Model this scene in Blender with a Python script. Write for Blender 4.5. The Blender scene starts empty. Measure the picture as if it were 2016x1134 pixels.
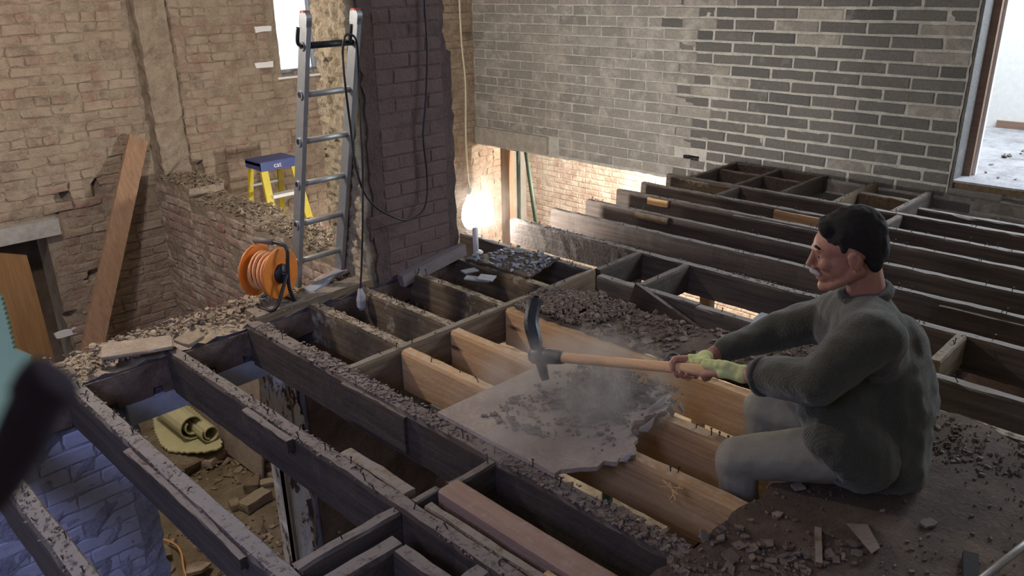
import bpy, bmesh, math, random
from mathutils import Vector, Matrix, Euler, noise
R_ = random.Random(7)
sc = bpy.context.scene
COL = sc.collection
PI = math.pi

# ---------------------------------------------------------------- camera, world, lights, exposure
F_PX, CX, CY = 1580.0, 1008.0, 567.0
CAM = Vector((0, 0, 1.55))
RT = Vector((0.69950482, -0.71441531, -0.01742895))
UP = Vector((0.26794734, 0.2395894, 0.93316726))
FW = Vector((0.66249319, 0.65742504, -0.35901962))
cam_d = bpy.data.cameras.new('camera')
cam_d.sensor_width = 36; cam_d.lens = F_PX / 2016 * 36
cam_d.clip_start = 0.02; cam_d.clip_end = 100
cam_d.dof.use_dof = True; cam_d.dof.focus_distance = 3.6; cam_d.dof.aperture_fstop = 9.0
cam = bpy.data.objects.new('camera', cam_d); COL.objects.link(cam)
cam.matrix_world = Matrix(((RT.x, UP.x, -FW.x, CAM.x), (RT.y, UP.y, -FW.y, CAM.y), (RT.z, UP.z, -FW.z, CAM.z), (0, 0, 0, 1)))
sc.camera = cam
sc.view_settings.view_transform = 'Standard'; sc.view_settings.look = 'None'
sc.view_settings.gamma = 1; sc.view_settings.use_curve_mapping = False
sc.view_settings.exposure = 0.0
world = bpy.data.worlds.new('overcast_sky'); sc.world = world; world.use_nodes = True
bg = world.node_tree.nodes['Background']
bg.inputs[0].default_value = (0.86, 0.93, 1.0, 1); bg.inputs[1].default_value = 2.6
sc.cycles.use_denoising = True
sc.cycles.max_bounces = 8; sc.cycles.diffuse_bounces = 4
sc.cycles.sample_clamp_indirect = 3.0

def aim(o, target):
    d = Vector(target) - o.location
    o.rotation_euler = d.to_track_quat('-Z', 'Y').to_euler()
def area(name, loc, target, sx, sy, power, col):
    d = bpy.data.lights.new(name, 'AREA'); d.shape = 'RECTANGLE'; d.size = sx; d.size_y = sy
    d.energy = power; d.color = col
    o = bpy.data.objects.new(name, d); COL.objects.link(o); o.location = loc; aim(o, target); return o
def point(name, loc, power, col, rad=0.05):
    d = bpy.data.lights.new(name, 'POINT'); d.energy = power; d.color = col; d.shadow_soft_size = rad
    o = bpy.data.objects.new(name, d); COL.objects.link(o); o.location = loc; return o
# added area lamps for fill and daylight; two assumed site lamps; the bulb's light
area('added_fill_behind', (-1.45, 1.0, 1.9), (0.9, 3.3, -0.9), 1.2, 1.2, 38, (0.47, 0.54, 1.0)).data.spread = math.radians(110)  # added bluish fill lamp for assumed daylight; the shell has no window there
area('added_daylight_doorway', (8.0, 0.6, 2.9), (4.8, 3.0, 0.0), 1.6, 1.6, 190, (0.8, 0.88, 1.0))  # extra lamp added outside the doorway, out of view, to strengthen its daylight
area('added_daylight_window', (4.5, 7.6, 2.6), (4.3, 5.0, 0.4), 1.0, 1.0, 60, (0.85, 0.9, 1.0))  # extra lamp added beyond the far window to strengthen its daylight
point('assumed_lamp_left', (1.1, 4.4, 1.85), 150, (1.0, 0.89, 0.77), 0.07)  # unseen flood lamp, assumed from the direction of the cast shadows
point('assumed_lamp_beyond', (7.45, 4.9, -0.2), 430, (1.0, 0.90, 0.80), 0.06)  # unseen flood lamp, assumed from the brightly lit wall of the next room
point('hanging_bulb_light', (3.70, 4.02, 0.03), 165, (1.0, 0.93, 0.84), 0.05)

# ---------------------------------------------------------------- helpers
def at(px, py, ax='z', v=0.0):
    d = FW + RT * ((px - CX) / F_PX) - UP * ((py - CY) / F_PX)
    i = 'xyz'.index(ax); return CAM + d * ((v - CAM[i]) / d[i])
def W(px, py, dep):
    return CAM + (FW + RT * ((px - CX) / F_PX) - UP * ((py - CY) / F_PX)) * dep
def proj(p):
    q = Vector(p) - CAM; d = q.dot(FW)
    if d < 0.05: return None
    return CX + F_PX * q.dot(RT) / d, CY - F_PX * q.dot(UP) / d, d
def seen(p, m=20):
    q = proj(p); return q is not None and -m < q[0] < 2016 + m and -m < q[1] < 1134 + m

def new_obj(name, me, parent=None, mat=None):
    o = bpy.data.objects.new(name, me); COL.objects.link(o)
    if mat is not None and me is not None and not me.materials: me.materials.append(mat)
    if parent is not None: o.parent = parent
    return o
def mesh_from(name, verts, faces, mat=None, parent=None, smooth=False):
    me = bpy.data.meshes.new(name); me.from_pydata([tuple(v) for v in verts], [], faces); me.update()
    if smooth: me.polygons.foreach_set('use_smooth', [True] * len(me.polygons))
    return new_obj(name, me, parent, mat)
def tag(o, label=None, cat=None, group=None, kind=None):
    if label: o['label'] = label
    if cat: o['category'] = cat
    if group: o['group'] = group
    if kind: o['kind'] = kind
    return o
def empty(name, loc, label=None, cat=None, group=None):
    o = bpy.data.objects.new(name, None); COL.objects.link(o); o.location = loc
    return tag(o, label, cat, group)
def local(o, child):
    """put a child whose mesh is in world coordinates under an Empty that only has a location"""
    child.parent = o; child.matrix_parent_inverse = Matrix.Translation(-o.location); return child

class MB:
    def __init__(s): s.v = []; s.f = []
    def add(s, vs, fs):
        n = len(s.v); s.v += [Vector(v) for v in vs]; s.f += [tuple(i + n for i in f) for f in fs]; return s
    def box(s, c, d, rot=None):
        c = Vector(c); m = rot.to_matrix() if isinstance(rot, Euler) else (rot or Matrix.Identity(3))
        vs = [c + m @ Vector((x * d[0] / 2, y * d[1] / 2, z * d[2] / 2)) for x in (-1, 1) for y in (-1, 1) for z in (-1, 1)]
        return s.add(vs, [(0, 1, 3, 2), (4, 6, 7, 5), (0, 4, 5, 1), (2, 3, 7, 6), (0, 2, 6, 4), (1, 5, 7, 3)])
    def mm(s, a, b): return s.box([(a[i] + b[i]) / 2 for i in range(3)], [abs(b[i] - a[i]) for i in range(3)])
    def beam(s, a, b, w, h, up=(0, 0, 1)):
        a = Vector(a); b = Vector(b); d = (b - a).normalized(); sd = d.cross(Vector(up)).normalized(); u = sd.cross(d)
        vs = [p + sd * w * i / 2 + u * h * j / 2 for p in (a, b) for (i, j) in ((-1, -1), (1, -1), (1, 1), (-1, 1))]
        return s.add(vs, [(3, 2, 1, 0), (4, 5, 6, 7), (0, 1, 5, 4), (1, 2, 6, 5), (2, 3, 7, 6), (3, 0, 4, 7)])
    def tube(s, pts, r, n=8, cap=True):
        pts = [Vector(p) for p in pts]; rr = r if isinstance(r, (list, tuple)) else [r] * len(pts)
        ref = None; vs = []; fs = []
        for i, p in enumerate(pts):
            d = (pts[min(i + 1, len(pts) - 1)] - pts[max(i - 1, 0)]).normalized()
            if ref is None:
                ref = d.cross(Vector((0, 0, 1)));
                if ref.length < 0.1: ref = d.cross(Vector((1, 0, 0)))
                ref.normalize()
            ref = (ref - d * ref.dot(d)).normalized(); o = d.cross(ref)
            vs += [p + (ref * math.cos(2 * PI * k / n) + o * math.sin(2 * PI * k / n)) * rr[i] for k in range(n)]
        for i in range(len(pts) - 1):
            for k in range(n): fs.append((i * n + k, i * n + (k + 1) % n, (i + 1) * n + (k + 1) % n, (i + 1) * n + k))
        if cap: fs.append(tuple(range(n))[::-1]); fs.append(tuple((len(pts) - 1) * n + k for k in range(n)))
        return s.add(vs, fs)
    def ball(s, c, r, n=8, m=6):
        c = Vector(c); r = Vector(r) if hasattr(r, '__len__') else Vector((r, r, r)); vs = [c + Vector((0, 0, r.z))]
        for i in range(1, m):
            for k in range(n):
                a = PI * i / m; b = 2 * PI * k / n
                vs.append(c + Vector((r.x * math.sin(a) * math.cos(b), r.y * math.sin(a) * math.sin(b), r.z * math.cos(a))))
        vs.append(c - Vector((0, 0, r.z))); fs = [(0, 1 + k, 1 + (k + 1) % n) for k in range(n)]
        for i in range(m - 2):
            for k in range(n): fs.append((1 + i * n + k, 1 + (i + 1) * n + k, 1 + (i + 1) * n + (k + 1) % n, 1 + i * n + (k + 1) % n))
        L = len(vs) - 1; b = 1 + (m - 2) * n
        return s.add(vs, fs + [(L, b + (k + 1) % n, b + k) for k in range(n)])
    def slab(s, poly, z0, z1):
        n = len(poly); vs = [(p[0], p[1], z0) for p in poly] + [(p[0], p[1], z1) for p in poly]
        return s.add(vs, [tuple(range(n))[::-1], tuple(range(n, 2 * n))] + [(i, (i + 1) % n, n + (i + 1) % n, n + i) for i in range(n)])
    def build(s, name, mat, parent=None, smooth=False):
        o = mesh_from(name, s.v, s.f, mat, None, smooth)
        bm = bmesh.new(); bm.from_mesh(o.data); bmesh.ops.recalc_face_normals(bm, faces=bm.faces); bm.to_mesh(o.data); bm.free()
        if parent is not None:
            if parent.type == 'EMPTY': local(parent, o)
            else: o.parent = parent
        return o

def smooth_path(pts, k=5):
    pts = [Vector(p) for p in pts]; out = []
    for i in range(len(pts) - 1):
        a = pts[max(i - 1, 0)]; b = pts[i]; c = pts[i + 1]; d = pts[min(i + 2, len(pts) - 1)]
        for j in range(k):
            t = j / k
            out.append(0.5 * ((2 * b) + (c - a) * t + (2 * a - 5 * b + 4 * c - d) * t * t + (3 * b - a - 3 * c + d) * t ** 3))
    return out + [pts[-1]]
def rough_poly(pts, step=0.05, amp=0.012, rnd=R_, straight=()):
    out = []; n = len(pts)
    for i in range(n):
        a = Vector(pts[i][:2]); b = Vector(pts[(i + 1) % n][:2]); d = b - a; m = max(1, int(d.length / step))
        nn = Vector((-d.y, d.x)).normalized() if d.length > 0 else Vector((0, 0))
        for j in range(m):
            p = a + d * (j / m)
            if i not in straight and j: p = p + nn * rnd.uniform(-amp, amp) + d.normalized() * rnd.uniform(-amp, amp) * 0.6
            out.append((p.x, p.y))
    return out

# ---------------------------------------------------------------- materials
def mat(name):
    m = bpy.data.materials.new(name); m.use_nodes = True; nt = m.node_tree
    return m, nt, nt.nodes['Principled BSDF']
def N(nt, t, **kw):
    n = nt.nodes.new(t)
    for k, v in kw.items():
        if k in n.inputs.keys() if isinstance(k, str) else False: n.inputs[k].default_value = v
        else: setattr(n, k, v)
    return n
def c4(c): return (c[0], c[1], c[2], 1.0)
def noise_n(nt, scale, detail=4, rough=0.6, vec=None):
    n = nt.nodes.new('ShaderNodeTexNoise'); n.inputs['Scale'].default_value = scale; n.inputs['Detail'].default_value = detail
    n.inputs['Roughness'].default_value = rough
    if vec is not None: nt.links.new(vec, n.inputs['Vector'])
    return n.outputs['Fac']
def pos(nt, scale=None):
    g = nt.nodes.new('ShaderNodeNewGeometry').outputs['Position']
    if scale is None: return g
    mp = nt.nodes.new('ShaderNodeMapping'); mp.inputs['Scale'].default_value = scale; nt.links.new(g, mp.inputs['Vector']); return mp.outputs['Vector']
def ramp(nt, fac, stops):
    r = nt.nodes.new('ShaderNodeValToRGB'); el = r.color_ramp.elements
    while len(el) < len(stops): el.new(0.5)
    for e, (p, c) in zip(el, stops): e.position = p; e.color = c4(c) if hasattr(c, '__len__') else (c, c, c, 1)
    nt.links.new(fac, r.inputs[0]); return r.outputs[0]
def mix(nt, fac, a, b, mode='MIX'):
    m = nt.nodes.new('ShaderNodeMix'); m.data_type = 'RGBA'; m.blend_type = mode
    for s, v in ((m.inputs[0], fac), (m.inputs[6], a), (m.inputs[7], b)):
        if isinstance(v, bpy.types.NodeSocket): nt.links.new(v, s)
        elif hasattr(v, '__len__'): s.default_value = c4(v)
        else: s.default_value = v
    return m.outputs[2]
def math_n(nt, op, a, b=0.0):
    m = nt.nodes.new('ShaderNodeMath'); m.operation = op
    for s, v in ((m.inputs[0], a), (m.inputs[1], b)):
        if isinstance(v, bpy.types.NodeSocket): nt.links.new(v, s)
        else: s.default_value = v
    return m.outputs[0]
def bump(nt, bs, h, strength=0.5, dist=0.01):
    b = nt.nodes.new('ShaderNodeBump'); b.inputs['Strength'].default_value = strength; b.inputs['Distance'].default_value = dist
    nt.links.new(h, b.inputs['Height']); nt.links.new(b.outputs[0], bs.inputs['Normal'])
def link(nt, a, b): nt.links.new(a, b)
def rnd_val(nt):
    oi = nt.nodes.new('ShaderNodeObjectInfo').outputs['Random']; ri = nt.nodes.new('ShaderNodeNewGeometry').outputs['Random Per Island']
    return math_n(nt, 'FRACT', math_n(nt, 'ADD', oi, ri))
def up_mask(nt, lo=0.55, hi=0.9):
    g = nt.nodes.new('ShaderNodeNewGeometry'); s = nt.nodes.new('ShaderNodeSeparateXYZ'); link(nt, g.outputs['True Normal'], s.inputs[0])
    return ramp(nt, s.outputs[2], [(lo, 0.0), (hi, 1.0)])

def m_plain(name, col, rough=0.7, metal=0.0, var=0.15, scale=20, bmp=0.15, emit=None):
    m, nt, b = mat(name); p = pos(nt)
    f = noise_n(nt, scale, 5, 0.65, p)
    a = tuple(c * (1 - var) for c in col); d = tuple(min(1, c * (1 + var)) for c in col)
    link(nt, ramp(nt, f, [(0.3, a), (0.7, d)]), b.inputs['Base Color'])
    b.inputs['Roughness'].default_value = rough; b.inputs['Metallic'].default_value = metal
    if bmp: bump(nt, b, f, bmp, 0.01)
    if emit: b.inputs['Emission Color'].default_value = c4(emit[0]); b.inputs['Emission Strength'].default_value = emit[1]
    return m
def m_brick(name, tones, dust, dust_amt=0.5, paint=None, bmp=0.8):
    """bricks of mixed tones, smeared with mortar and dust; paint = (colour, coverage)"""
    m, nt, b = mat(name); p = pos(nt)
    base = ramp(nt, rnd_val(nt), [(i / max(1, len(tones) - 1), t) for i, t in enumerate(tones)])
    fine = noise_n(nt, 60, 5, 0.7, p)
    base = mix(nt, 0.45, base, ramp(nt, fine, [(0.3, 0.25), (0.7, 1.0)]), 'MULTIPLY')
    big = noise_n(nt, 5.5, 6, 0.72, p)
    c = mix(nt, ramp(nt, big, [(0.62 - dust_amt * 0.3, 0.0), (0.80 - dust_amt * 0.3, 1.0)]), base, dust)
    if paint:
        pf = noise_n(nt, 11, 7, 0.72, pos(nt, (0.7, 1, 1.4)))
        c = mix(nt, ramp(nt, pf, [(1 - paint[1] - 0.06, 0.0), (1 - paint[1] + 0.03, 1.0)]), c, paint[0])
    link(nt, c, b.inputs['Base Color']); b.inputs['Roughness'].default_value = 0.95
    bump(nt, b, math_n(nt, 'ADD', fine, math_n(nt, 'MULTIPLY', noise_n(nt, 18, 4, 0.6, p), 1.5)), bmp, 0.012)
    return m
def m_wood(name, dark, light, axis='y', dust=None, dust_amt=0.7, stain=None, knots=False, soot=0.0):
    m, nt, b = mat(name)
    sc_ = {'y': (26, 1.2, 26), 'x': (1.2, 26, 26), 'z': (26, 26, 1.2)}[axis]
    g = noise_n(nt, 1.6, 6, 0.65, pos(nt, sc_)); p = pos(nt)
    c = ramp(nt, g, [(0.32, dark), (0.68, light)])
    if knots:
        v = nt.nodes.new('ShaderNodeTexVoronoi'); v.inputs['Scale'].default_value = 1.0
        link(nt, pos(nt, {'y': (7, 2.6, 9), 'x': (2.6, 7, 9), 'z': (7, 9, 2.6)}[axis]), v.inputs['Vector'])
        c = mix(nt, ramp(nt, v.outputs['Distance'], [(0.05, 1.0), (0.16, 0.0)]), c, tuple(x * 0.25 for x in dark))
    if soot: c = mix(nt, math_n(nt, 'MULTIPLY', ramp(nt, noise_n(nt, 3.2, 5, 0.6, p), [(0.45, 0.0), (0.65, 1.0)]), soot), c, (0.012, 0.011, 0.012))
    if stain: c = mix(nt, ramp(nt, noise_n(nt, 2.6, 7, 0.7, p), [(stain[1], 0.0), (stain[1] + 0.12, 1.0)]), c, stain[0])
    if dust:
        dn = ramp(nt, noise_n(nt, 22, 6, 0.75, p), [(0.66 - 0.4 * dust_amt, 0.0), (0.80 - 0.4 * dust_amt, 1.0)])
        c = mix(nt, math_n(nt, 'MULTIPLY', up_mask(nt), dn), c, dust)
    link(nt, c, b.inputs['Base Color']); b.inputs['Roughness'].default_value = 0.9
    bump(nt, b, math_n(nt, 'ADD', g, noise_n(nt, 45, 4, 0.6, p)), 0.35, 0.008)
    return m
def m_dirt(name, a, c_, d, scale=6, bmp=0.9):
    m, nt, b = mat(name); p = pos(nt)
    f = noise_n(nt, scale, 8, 0.72, p); f2 = noise_n(nt, 70, 4, 0.7, p)
    c = ramp(nt, f, [(0.32, a), (0.5, c_), (0.68, d)])
    c = mix(nt, 0.5, c, ramp(nt, f2, [(0.3, 0.35), (0.75, 1.0)]), 'MULTIPLY')
    link(nt, c, b.inputs['Base Color']); b.inputs['Roughness'].default_value = 0.95
    bump(nt, b, math_n(nt, 'ADD', f, math_n(nt, 'MULTIPLY', f2, 0.6)), bmp, 0.02)
    return m

MT = {}
MT['brick_l'] = m_brick('old_brick', [(0.27, 0.175, 0.13), (0.33, 0.23, 0.17), (0.20, 0.145, 0.11), (0.36, 0.27, 0.195), (0.31, 0.18, 0.14), (0.38, 0.30, 0.215)], (0.36, 0.285, 0.21), 0.75, bmp=0.9)
MT['mortar_l'] = m_dirt('old_mortar', (0.26, 0.20, 0.145), (0.36, 0.285, 0.21), (0.45, 0.365, 0.27), 8)
MT['brick_p'] = m_brick('partition_brick', [(0.30, 0.20, 0.16), (0.42, 0.30, 0.24), (0.36, 0.20, 0.15), (0.46, 0.36, 0.29)], (0.48, 0.40, 0.32), 0.6)
MT['brick_s'] = m_brick('sooty_brick', [(0.125, 0.078, 0.070), (0.145, 0.088, 0.076), (0.12, 0.078, 0.070), (0.135, 0.09, 0.08), (0.04, 0.03, 0.03)], (0.13, 0.088, 0.078), 0.85, bmp=.5)
MT['mortar_s'] = m_dirt('sooty_mortar', (0.10, 0.066, 0.058), (0.13, 0.088, 0.078), (0.16, 0.11, 0.097), 8)
MT['brick_b'] = m_brick('blue_painted_brick', [(0.14, 0.12, 0.15), (0.20, 0.17, 0.20), (0.24, 0.08, 0.07), (0.22, 0.22, 0.28)], (0.30, 0.30, 0.34), 0.4, paint=((0.34, 0.36, 0.48), 0.64), bmp=.35)
MT['mortar_b'] = m_dirt('blue_painted_mortar', (0.12, 0.12, 0.17), (0.26, 0.28, 0.40), (0.34, 0.36, 0.50), 9)
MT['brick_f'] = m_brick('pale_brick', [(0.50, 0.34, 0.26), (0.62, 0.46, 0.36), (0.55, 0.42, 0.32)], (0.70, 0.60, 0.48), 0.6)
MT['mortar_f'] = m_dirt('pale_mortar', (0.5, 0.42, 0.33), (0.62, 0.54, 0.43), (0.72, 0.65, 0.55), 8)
MT['block_d'] = m_brick('dark_block', [(0.155, 0.15, 0.145), (0.20, 0.195, 0.185), (0.125, 0.125, 0.125), (0.23, 0.225, 0.215)], (0.26, 0.255, 0.25), 0.12, bmp=0.5)
MT['block_p'] = m_brick('dusty_block', [(0.33, 0.315, 0.29), (0.38, 0.36, 0.33), (0.29, 0.28, 0.26), (0.41, 0.39, 0.355)], (0.44, 0.42, 0.385), 0.5, bmp=0.5)
MT['mortar_g'] = m_dirt('block_mortar', (0.44, 0.44, 0.41), (0.60, 0.60, 0.56), (0.70, 0.70, 0.66), 9, 0.5)
MT['reveal'] = m_dirt('broken_mortar', (0.30, 0.235, 0.15), (0.46, 0.38, 0.26), (0.58, 0.49, 0.36), 16, 1.0)
MT['concrete'] = m_plain('concrete', (0.36, 0.34, 0.31), 0.9, 0, 0.2, 14, 0.4)
MT['lintel_b'] = m_plain('painted_concrete', (0.27, 0.29, 0.34), 0.8, 0, 0.15, 14, 0.2)
MT['plaster_br'] = m_dirt('brown_render', (0.085, 0.058, 0.045), (0.125, 0.085, 0.065), (0.18, 0.125, 0.095), 7, 0.5)
MT['plaster'] = m_plain('grey_plaster', (0.42, 0.40, 0.37), 0.85, 0, 0.12, 8, 0.3)
MT['dirt'] = m_dirt('rubble_floor', (0.15, 0.115, 0.07), (0.23, 0.175, 0.11), (0.36, 0.29, 0.20), 5)
MT['snowdust'] = m_dirt('pale_dusty_floor', (0.18, 0.18, 0.185), (0.36, 0.36, 0.37), (0.46, 0.46, 0.47), 5, 0.6)
DUST = (0.15, 0.125, 0.108)
MT['joist'] = m_wood('old_joist', (0.021, 0.014, 0.011), (0.060, 0.041, 0.031), 'y', DUST, 0.80)
MT['joist_g'] = m_wood('old_grey_joist', (0.038, 0.030, 0.027), (0.10, 0.078, 0.066), 'y', (0.21, 0.195, 0.18), 0.95)
MT['joist_w'] = m_wood('lime_stained_joist', (0.06, 0.043, 0.028), (0.15, 0.105, 0.06), 'y', (0.30, 0.25, 0.18), 0.6, ((0.46, 0.44, 0.37), 0.55), soot=0.7)
MT['joist_n'] = m_wood('near_grey_joist', (0.028, 0.021, 0.019), (0.076, 0.058, 0.048), 'y', (0.17, 0.15, 0.135), 0.85)
MT['pine'] = m_wood('new_pine', (0.32, 0.18, 0.08), (0.50, 0.32, 0.16), 'y', (0.42, 0.33, 0.23), 0.5, None, True)
MT['pine_pink'] = m_wood('planed_pine', (0.20, 0.125, 0.09), (0.27, 0.175, 0.13), 'y', (0.27, 0.20, 0.16), 0.35)
MT['nogging'] = m_wood('old_nogging', (0.03, 0.023, 0.019), (0.075, 0.056, 0.044), 'x', DUST, 0.75)
MT['nogging_b'] = m_wood('brown_nogging', (0.09, 0.065, 0.04), (0.20, 0.145, 0.085), 'x', (0.20, 0.17, 0.14), 0.7)
MT['plank'] = m_wood('leaning_plank', (0.22, 0.13, 0.078), (0.34, 0.205, 0.125), 'z')
MT['ochre'] = m_wood('ochre_board', (0.22, 0.115, 0.045), (0.32, 0.175, 0.07), 'z')
MT['chipboard'] = m_dirt('dusty_chipboard', (0.25, 0.195, 0.16), (0.37, 0.30, 0.25), (0.46, 0.385, 0.33), 3, 0.3)
MT['chip_dark'] = m_dirt('dirty_floorboard', (0.050, 0.034, 0.024), (0.092, 0.064, 0.046), (0.15, 0.108, 0.08), 5, 0.6)
MT['chips'] = m_brick('plaster_chips', [(0.13, 0.10, 0.08), (0.18, 0.142, 0.115), (0.14, 0.10, 0.08), (0.25, 0.205, 0.17)], (0.16, 0.135, 0.115), 0.3, bmp=0.4)
MT['chips_warm'] = m_brick('mortar_chips', [(0.24, 0.18, 0.12), (0.34, 0.27, 0.19), (0.20, 0.15, 0.10), (0.38, 0.31, 0.22)], (0.32, 0.255, 0.18), 0.3, bmp=0.4)
MT['plaster_grey'] = m_plain('worn_grey_paint', (0.17, 0.145, 0.14), 0.85, 0, 0.2, 12, 0.3)
MT['slate'] = m_plain('blue_grey_slate', (0.22, 0.235, 0.26), 0.7, 0, 0.2, 12, 0.3)
MT['alu'] = m_plain('aluminium', (0.38, 0.40, 0.43), 0.42, 0.75, 0.08, 30, 0.05)
MT['alu_rung'] = m_plain('dull_aluminium', (0.42, 0.42, 0.40), 0.5, 0.6, 0.1, 30, 0.05)
MT['steel'] = m_plain('dark_steel', (0.05, 0.055, 0.065), 0.45, 0.7, 0.3, 25, 0.2)
MT['nail'] = m_plain('rusty_nail', (0.03, 0.022, 0.018), 0.7, 0.5, 0.3, 50, 0)
MT['black'] = m_plain('black_rubber', (0.016, 0.016, 0.018), 0.45, 0, 0.1, 20, 0)
MT['iron'] = m_plain('iron_and_hole_black', (0.02, 0.02, 0.022), 0.95, 0, 0.2, 40, .2)
MT['red'] = m_plain('red_plastic', (0.42, 0.07, 0.04), 0.5, 0, 0.1, 20, 0)
MT['orange'] = m_plain('orange_plastic', (0.72, 0.22, 0.03), 0.4, 0, 0.1, 20, 0)
MT['orange_cable'] = m_plain('orange_cable', (0.60, 0.30, 0.13), 0.5, 0, 0.1, 20, 0)
MT['grip'] = m_plain('grey_grip', (0.12, 0.105, 0.09), 0.6, 0, 0.1, 20, 0)
MT['yellow'] = m_plain('yellow_fibreglass', (0.62, 0.50, 0.04), 0.45, 0, 0.1, 20, 0)
MT['blue'] = m_plain('blue_plastic', (0.05, 0.07, 0.22), 0.45, 0, 0.1, 20, 0)
MT['white'] = m_plain('white_paint', (0.74, 0.74, 0.72), 0.55, 0, 0.06, 20, 0.05)
MT['white_grey'] = m_plain('grey_plug_plastic', (0.30, 0.30, 0.31), 0.5, 0, 0.06, 20, 0)
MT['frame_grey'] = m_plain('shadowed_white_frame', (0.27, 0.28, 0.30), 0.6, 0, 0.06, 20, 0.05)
MT['cable_w'] = m_plain('cream_cable', (0.66, 0.58, 0.42), 0.5, 0, 0.06, 20, 0)
MT['bulb'] = m_plain('lit_bulb', (1, 0.97, 0.92), 0.4, 0, 0.0, 20, 0, ((1.0, 0.95, 0.88), 26.0))
MT['green'] = m_plain('green_prop_paint', (0.075, 0.115, 0.085), 0.6, 0.2, 0.2, 20, 0.1)
MT['underlay'] = m_plain('pale_yellow_underlay', (0.50, 0.47, 0.27), 0.85, 0, 0.08, 14, 0.2)
MT['mint'] = m_plain('mint_foam', (0.15, 0.22, 0.125), 0.85, 0, 0.06, 14, 0.2)
MT['purple'] = m_plain('purple_fabric', (0.030, 0.022, 0.042), 0.95, 0, 0.3, 60, 0.2)
def m_peeling():
    m, nt, b = mat('peeling_white_paint')
    f = noise_n(nt, 9, 7, 0.75, pos(nt, (1.4, 1.4, 0.45)))
    link(nt, ramp(nt, f, [(0.44, (0.10, 0.055, 0.045)), (0.47, (0.62, 0.60, 0.58)), (0.7, (0.74, 0.74, 0.74))]), b.inputs['Base Color'])
    bump(nt, b, f, 0.7, 0.02); b.inputs['Roughness'].default_value = 0.8; return m
MT['peel'] = m_peeling()

def m_ledge():
    m, nt, b = mat('ledge_and_paint'); p = pos(nt); f = noise_n(nt, 9, 8, .72, p); f2 = noise_n(nt, 60, 4, .7, p)
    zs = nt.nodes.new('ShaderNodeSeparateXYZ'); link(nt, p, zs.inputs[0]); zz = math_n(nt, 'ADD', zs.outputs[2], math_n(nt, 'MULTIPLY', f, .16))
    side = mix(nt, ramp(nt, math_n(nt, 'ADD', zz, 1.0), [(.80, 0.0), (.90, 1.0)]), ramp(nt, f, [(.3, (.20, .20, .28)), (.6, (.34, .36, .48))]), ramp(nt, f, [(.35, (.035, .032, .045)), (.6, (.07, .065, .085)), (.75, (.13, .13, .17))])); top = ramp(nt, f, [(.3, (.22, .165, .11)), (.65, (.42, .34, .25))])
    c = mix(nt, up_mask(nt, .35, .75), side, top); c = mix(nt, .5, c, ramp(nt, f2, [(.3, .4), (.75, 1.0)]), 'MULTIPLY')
    link(nt, c, b.inputs['Base Color']); b.inputs['Roughness'].default_value = .95; bump(nt, b, math_n(nt, 'ADD', f, f2), .8, .015); return m
MT['ledge'] = m_ledge()

# ---------------------------------------------------------------- walls, brick by brick
def wpt(face, plane, u, z, d): return (u, plane + d, z) if face == 'y' else (plane + d, u, z)
def wall_core(name, face, plane, u0, u1, z0, z1, thick, inside, material, du=0.06, dz=0.06, jit=0.012, cavity=None, rnd=None, edge_jit=0.0, tc=0.06):
    rnd = rnd or random.Random(3); nu = int(round((u1 - u0) / du)); nz = int(round((z1 - z0) / dz)); verts = []; idx = {}
    du = (u1 - u0) / nu; dz = (z1 - z0) / nz
    ins = [[inside(u0 + (i + .5) * du, z0 + (j + .5) * dz) for j in range(nz)] for i in range(nu)]
    def I(i, j): return 0 <= i < nu and 0 <= j < nz and ins[i][j]
    offs = {}
    def off(i, j):
        if (i, j) not in offs:
            e = not (I(i, j) and I(i - 1, j) and I(i, j - 1) and I(i - 1, j - 1)) and 0 < i < nu and 0 < j < nz
            k = edge_jit if e else 0
            offs[(i, j)] = (rnd.uniform(-k, k), rnd.uniform(-k, k))
        return offs[(i, j)]
    nl = max(1, int(thick / tc)) if edge_jit else 1
    def vid(i, j, s):
        key = (i, j, s)
        if key not in idx:
            a, b = off(i, j); u = u0 + i * du + a; z = z0 + j * dz + b; d = thick * s / nl
            if s == 0:
                d = rnd.uniform(-jit, jit) * 0.5
                if cavity and cavity(u, z): d += 0.09
            elif edge_jit and s < nl:
                u += rnd.uniform(-edge_jit, edge_jit) * 0.8; z += rnd.uniform(-edge_jit, edge_jit) * 0.8; d += rnd.uniform(-.3, .3) * thick / nl
            idx[key] = len(verts); verts.append(wpt(face, plane, u, z, d))
        return idx[key]
    faces = []
    for i in range(nu):
        for j in range(nz):
            if not ins[i][j]: continue
            faces.append((vid(i, j, 0), vid(i + 1, j, 0), vid(i + 1, j + 1, 0), vid(i, j + 1, 0)))
            faces.append((vid(i, j + 1, nl), vid(i + 1, j + 1, nl), vid(i + 1, j, nl), vid(i, j, nl)))
            for (a, b, c, d, e, g) in ((i - 1, j, i, j, i, j + 1), (i + 1, j, i + 1, j + 1, i + 1, j), (i, j - 1, i + 1, j, i, j), (i, j + 1, i, j + 1, i + 1, j + 1)):
                if not I(a, b):
                    for s in range(nl): faces.append((vid(c, d, s), vid(e, g, s), vid(e, g, s + 1), vid(c, d, s + 1)))
    o = mesh_from(name, verts, faces, material)
    bm = bmesh.new(); bm.from_mesh(o.data); bmesh.ops.recalc_face_normals(bm, faces=bm.faces); bm.to_mesh(o.data); bm.free()
    return tag(o, kind='structure')

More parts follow.
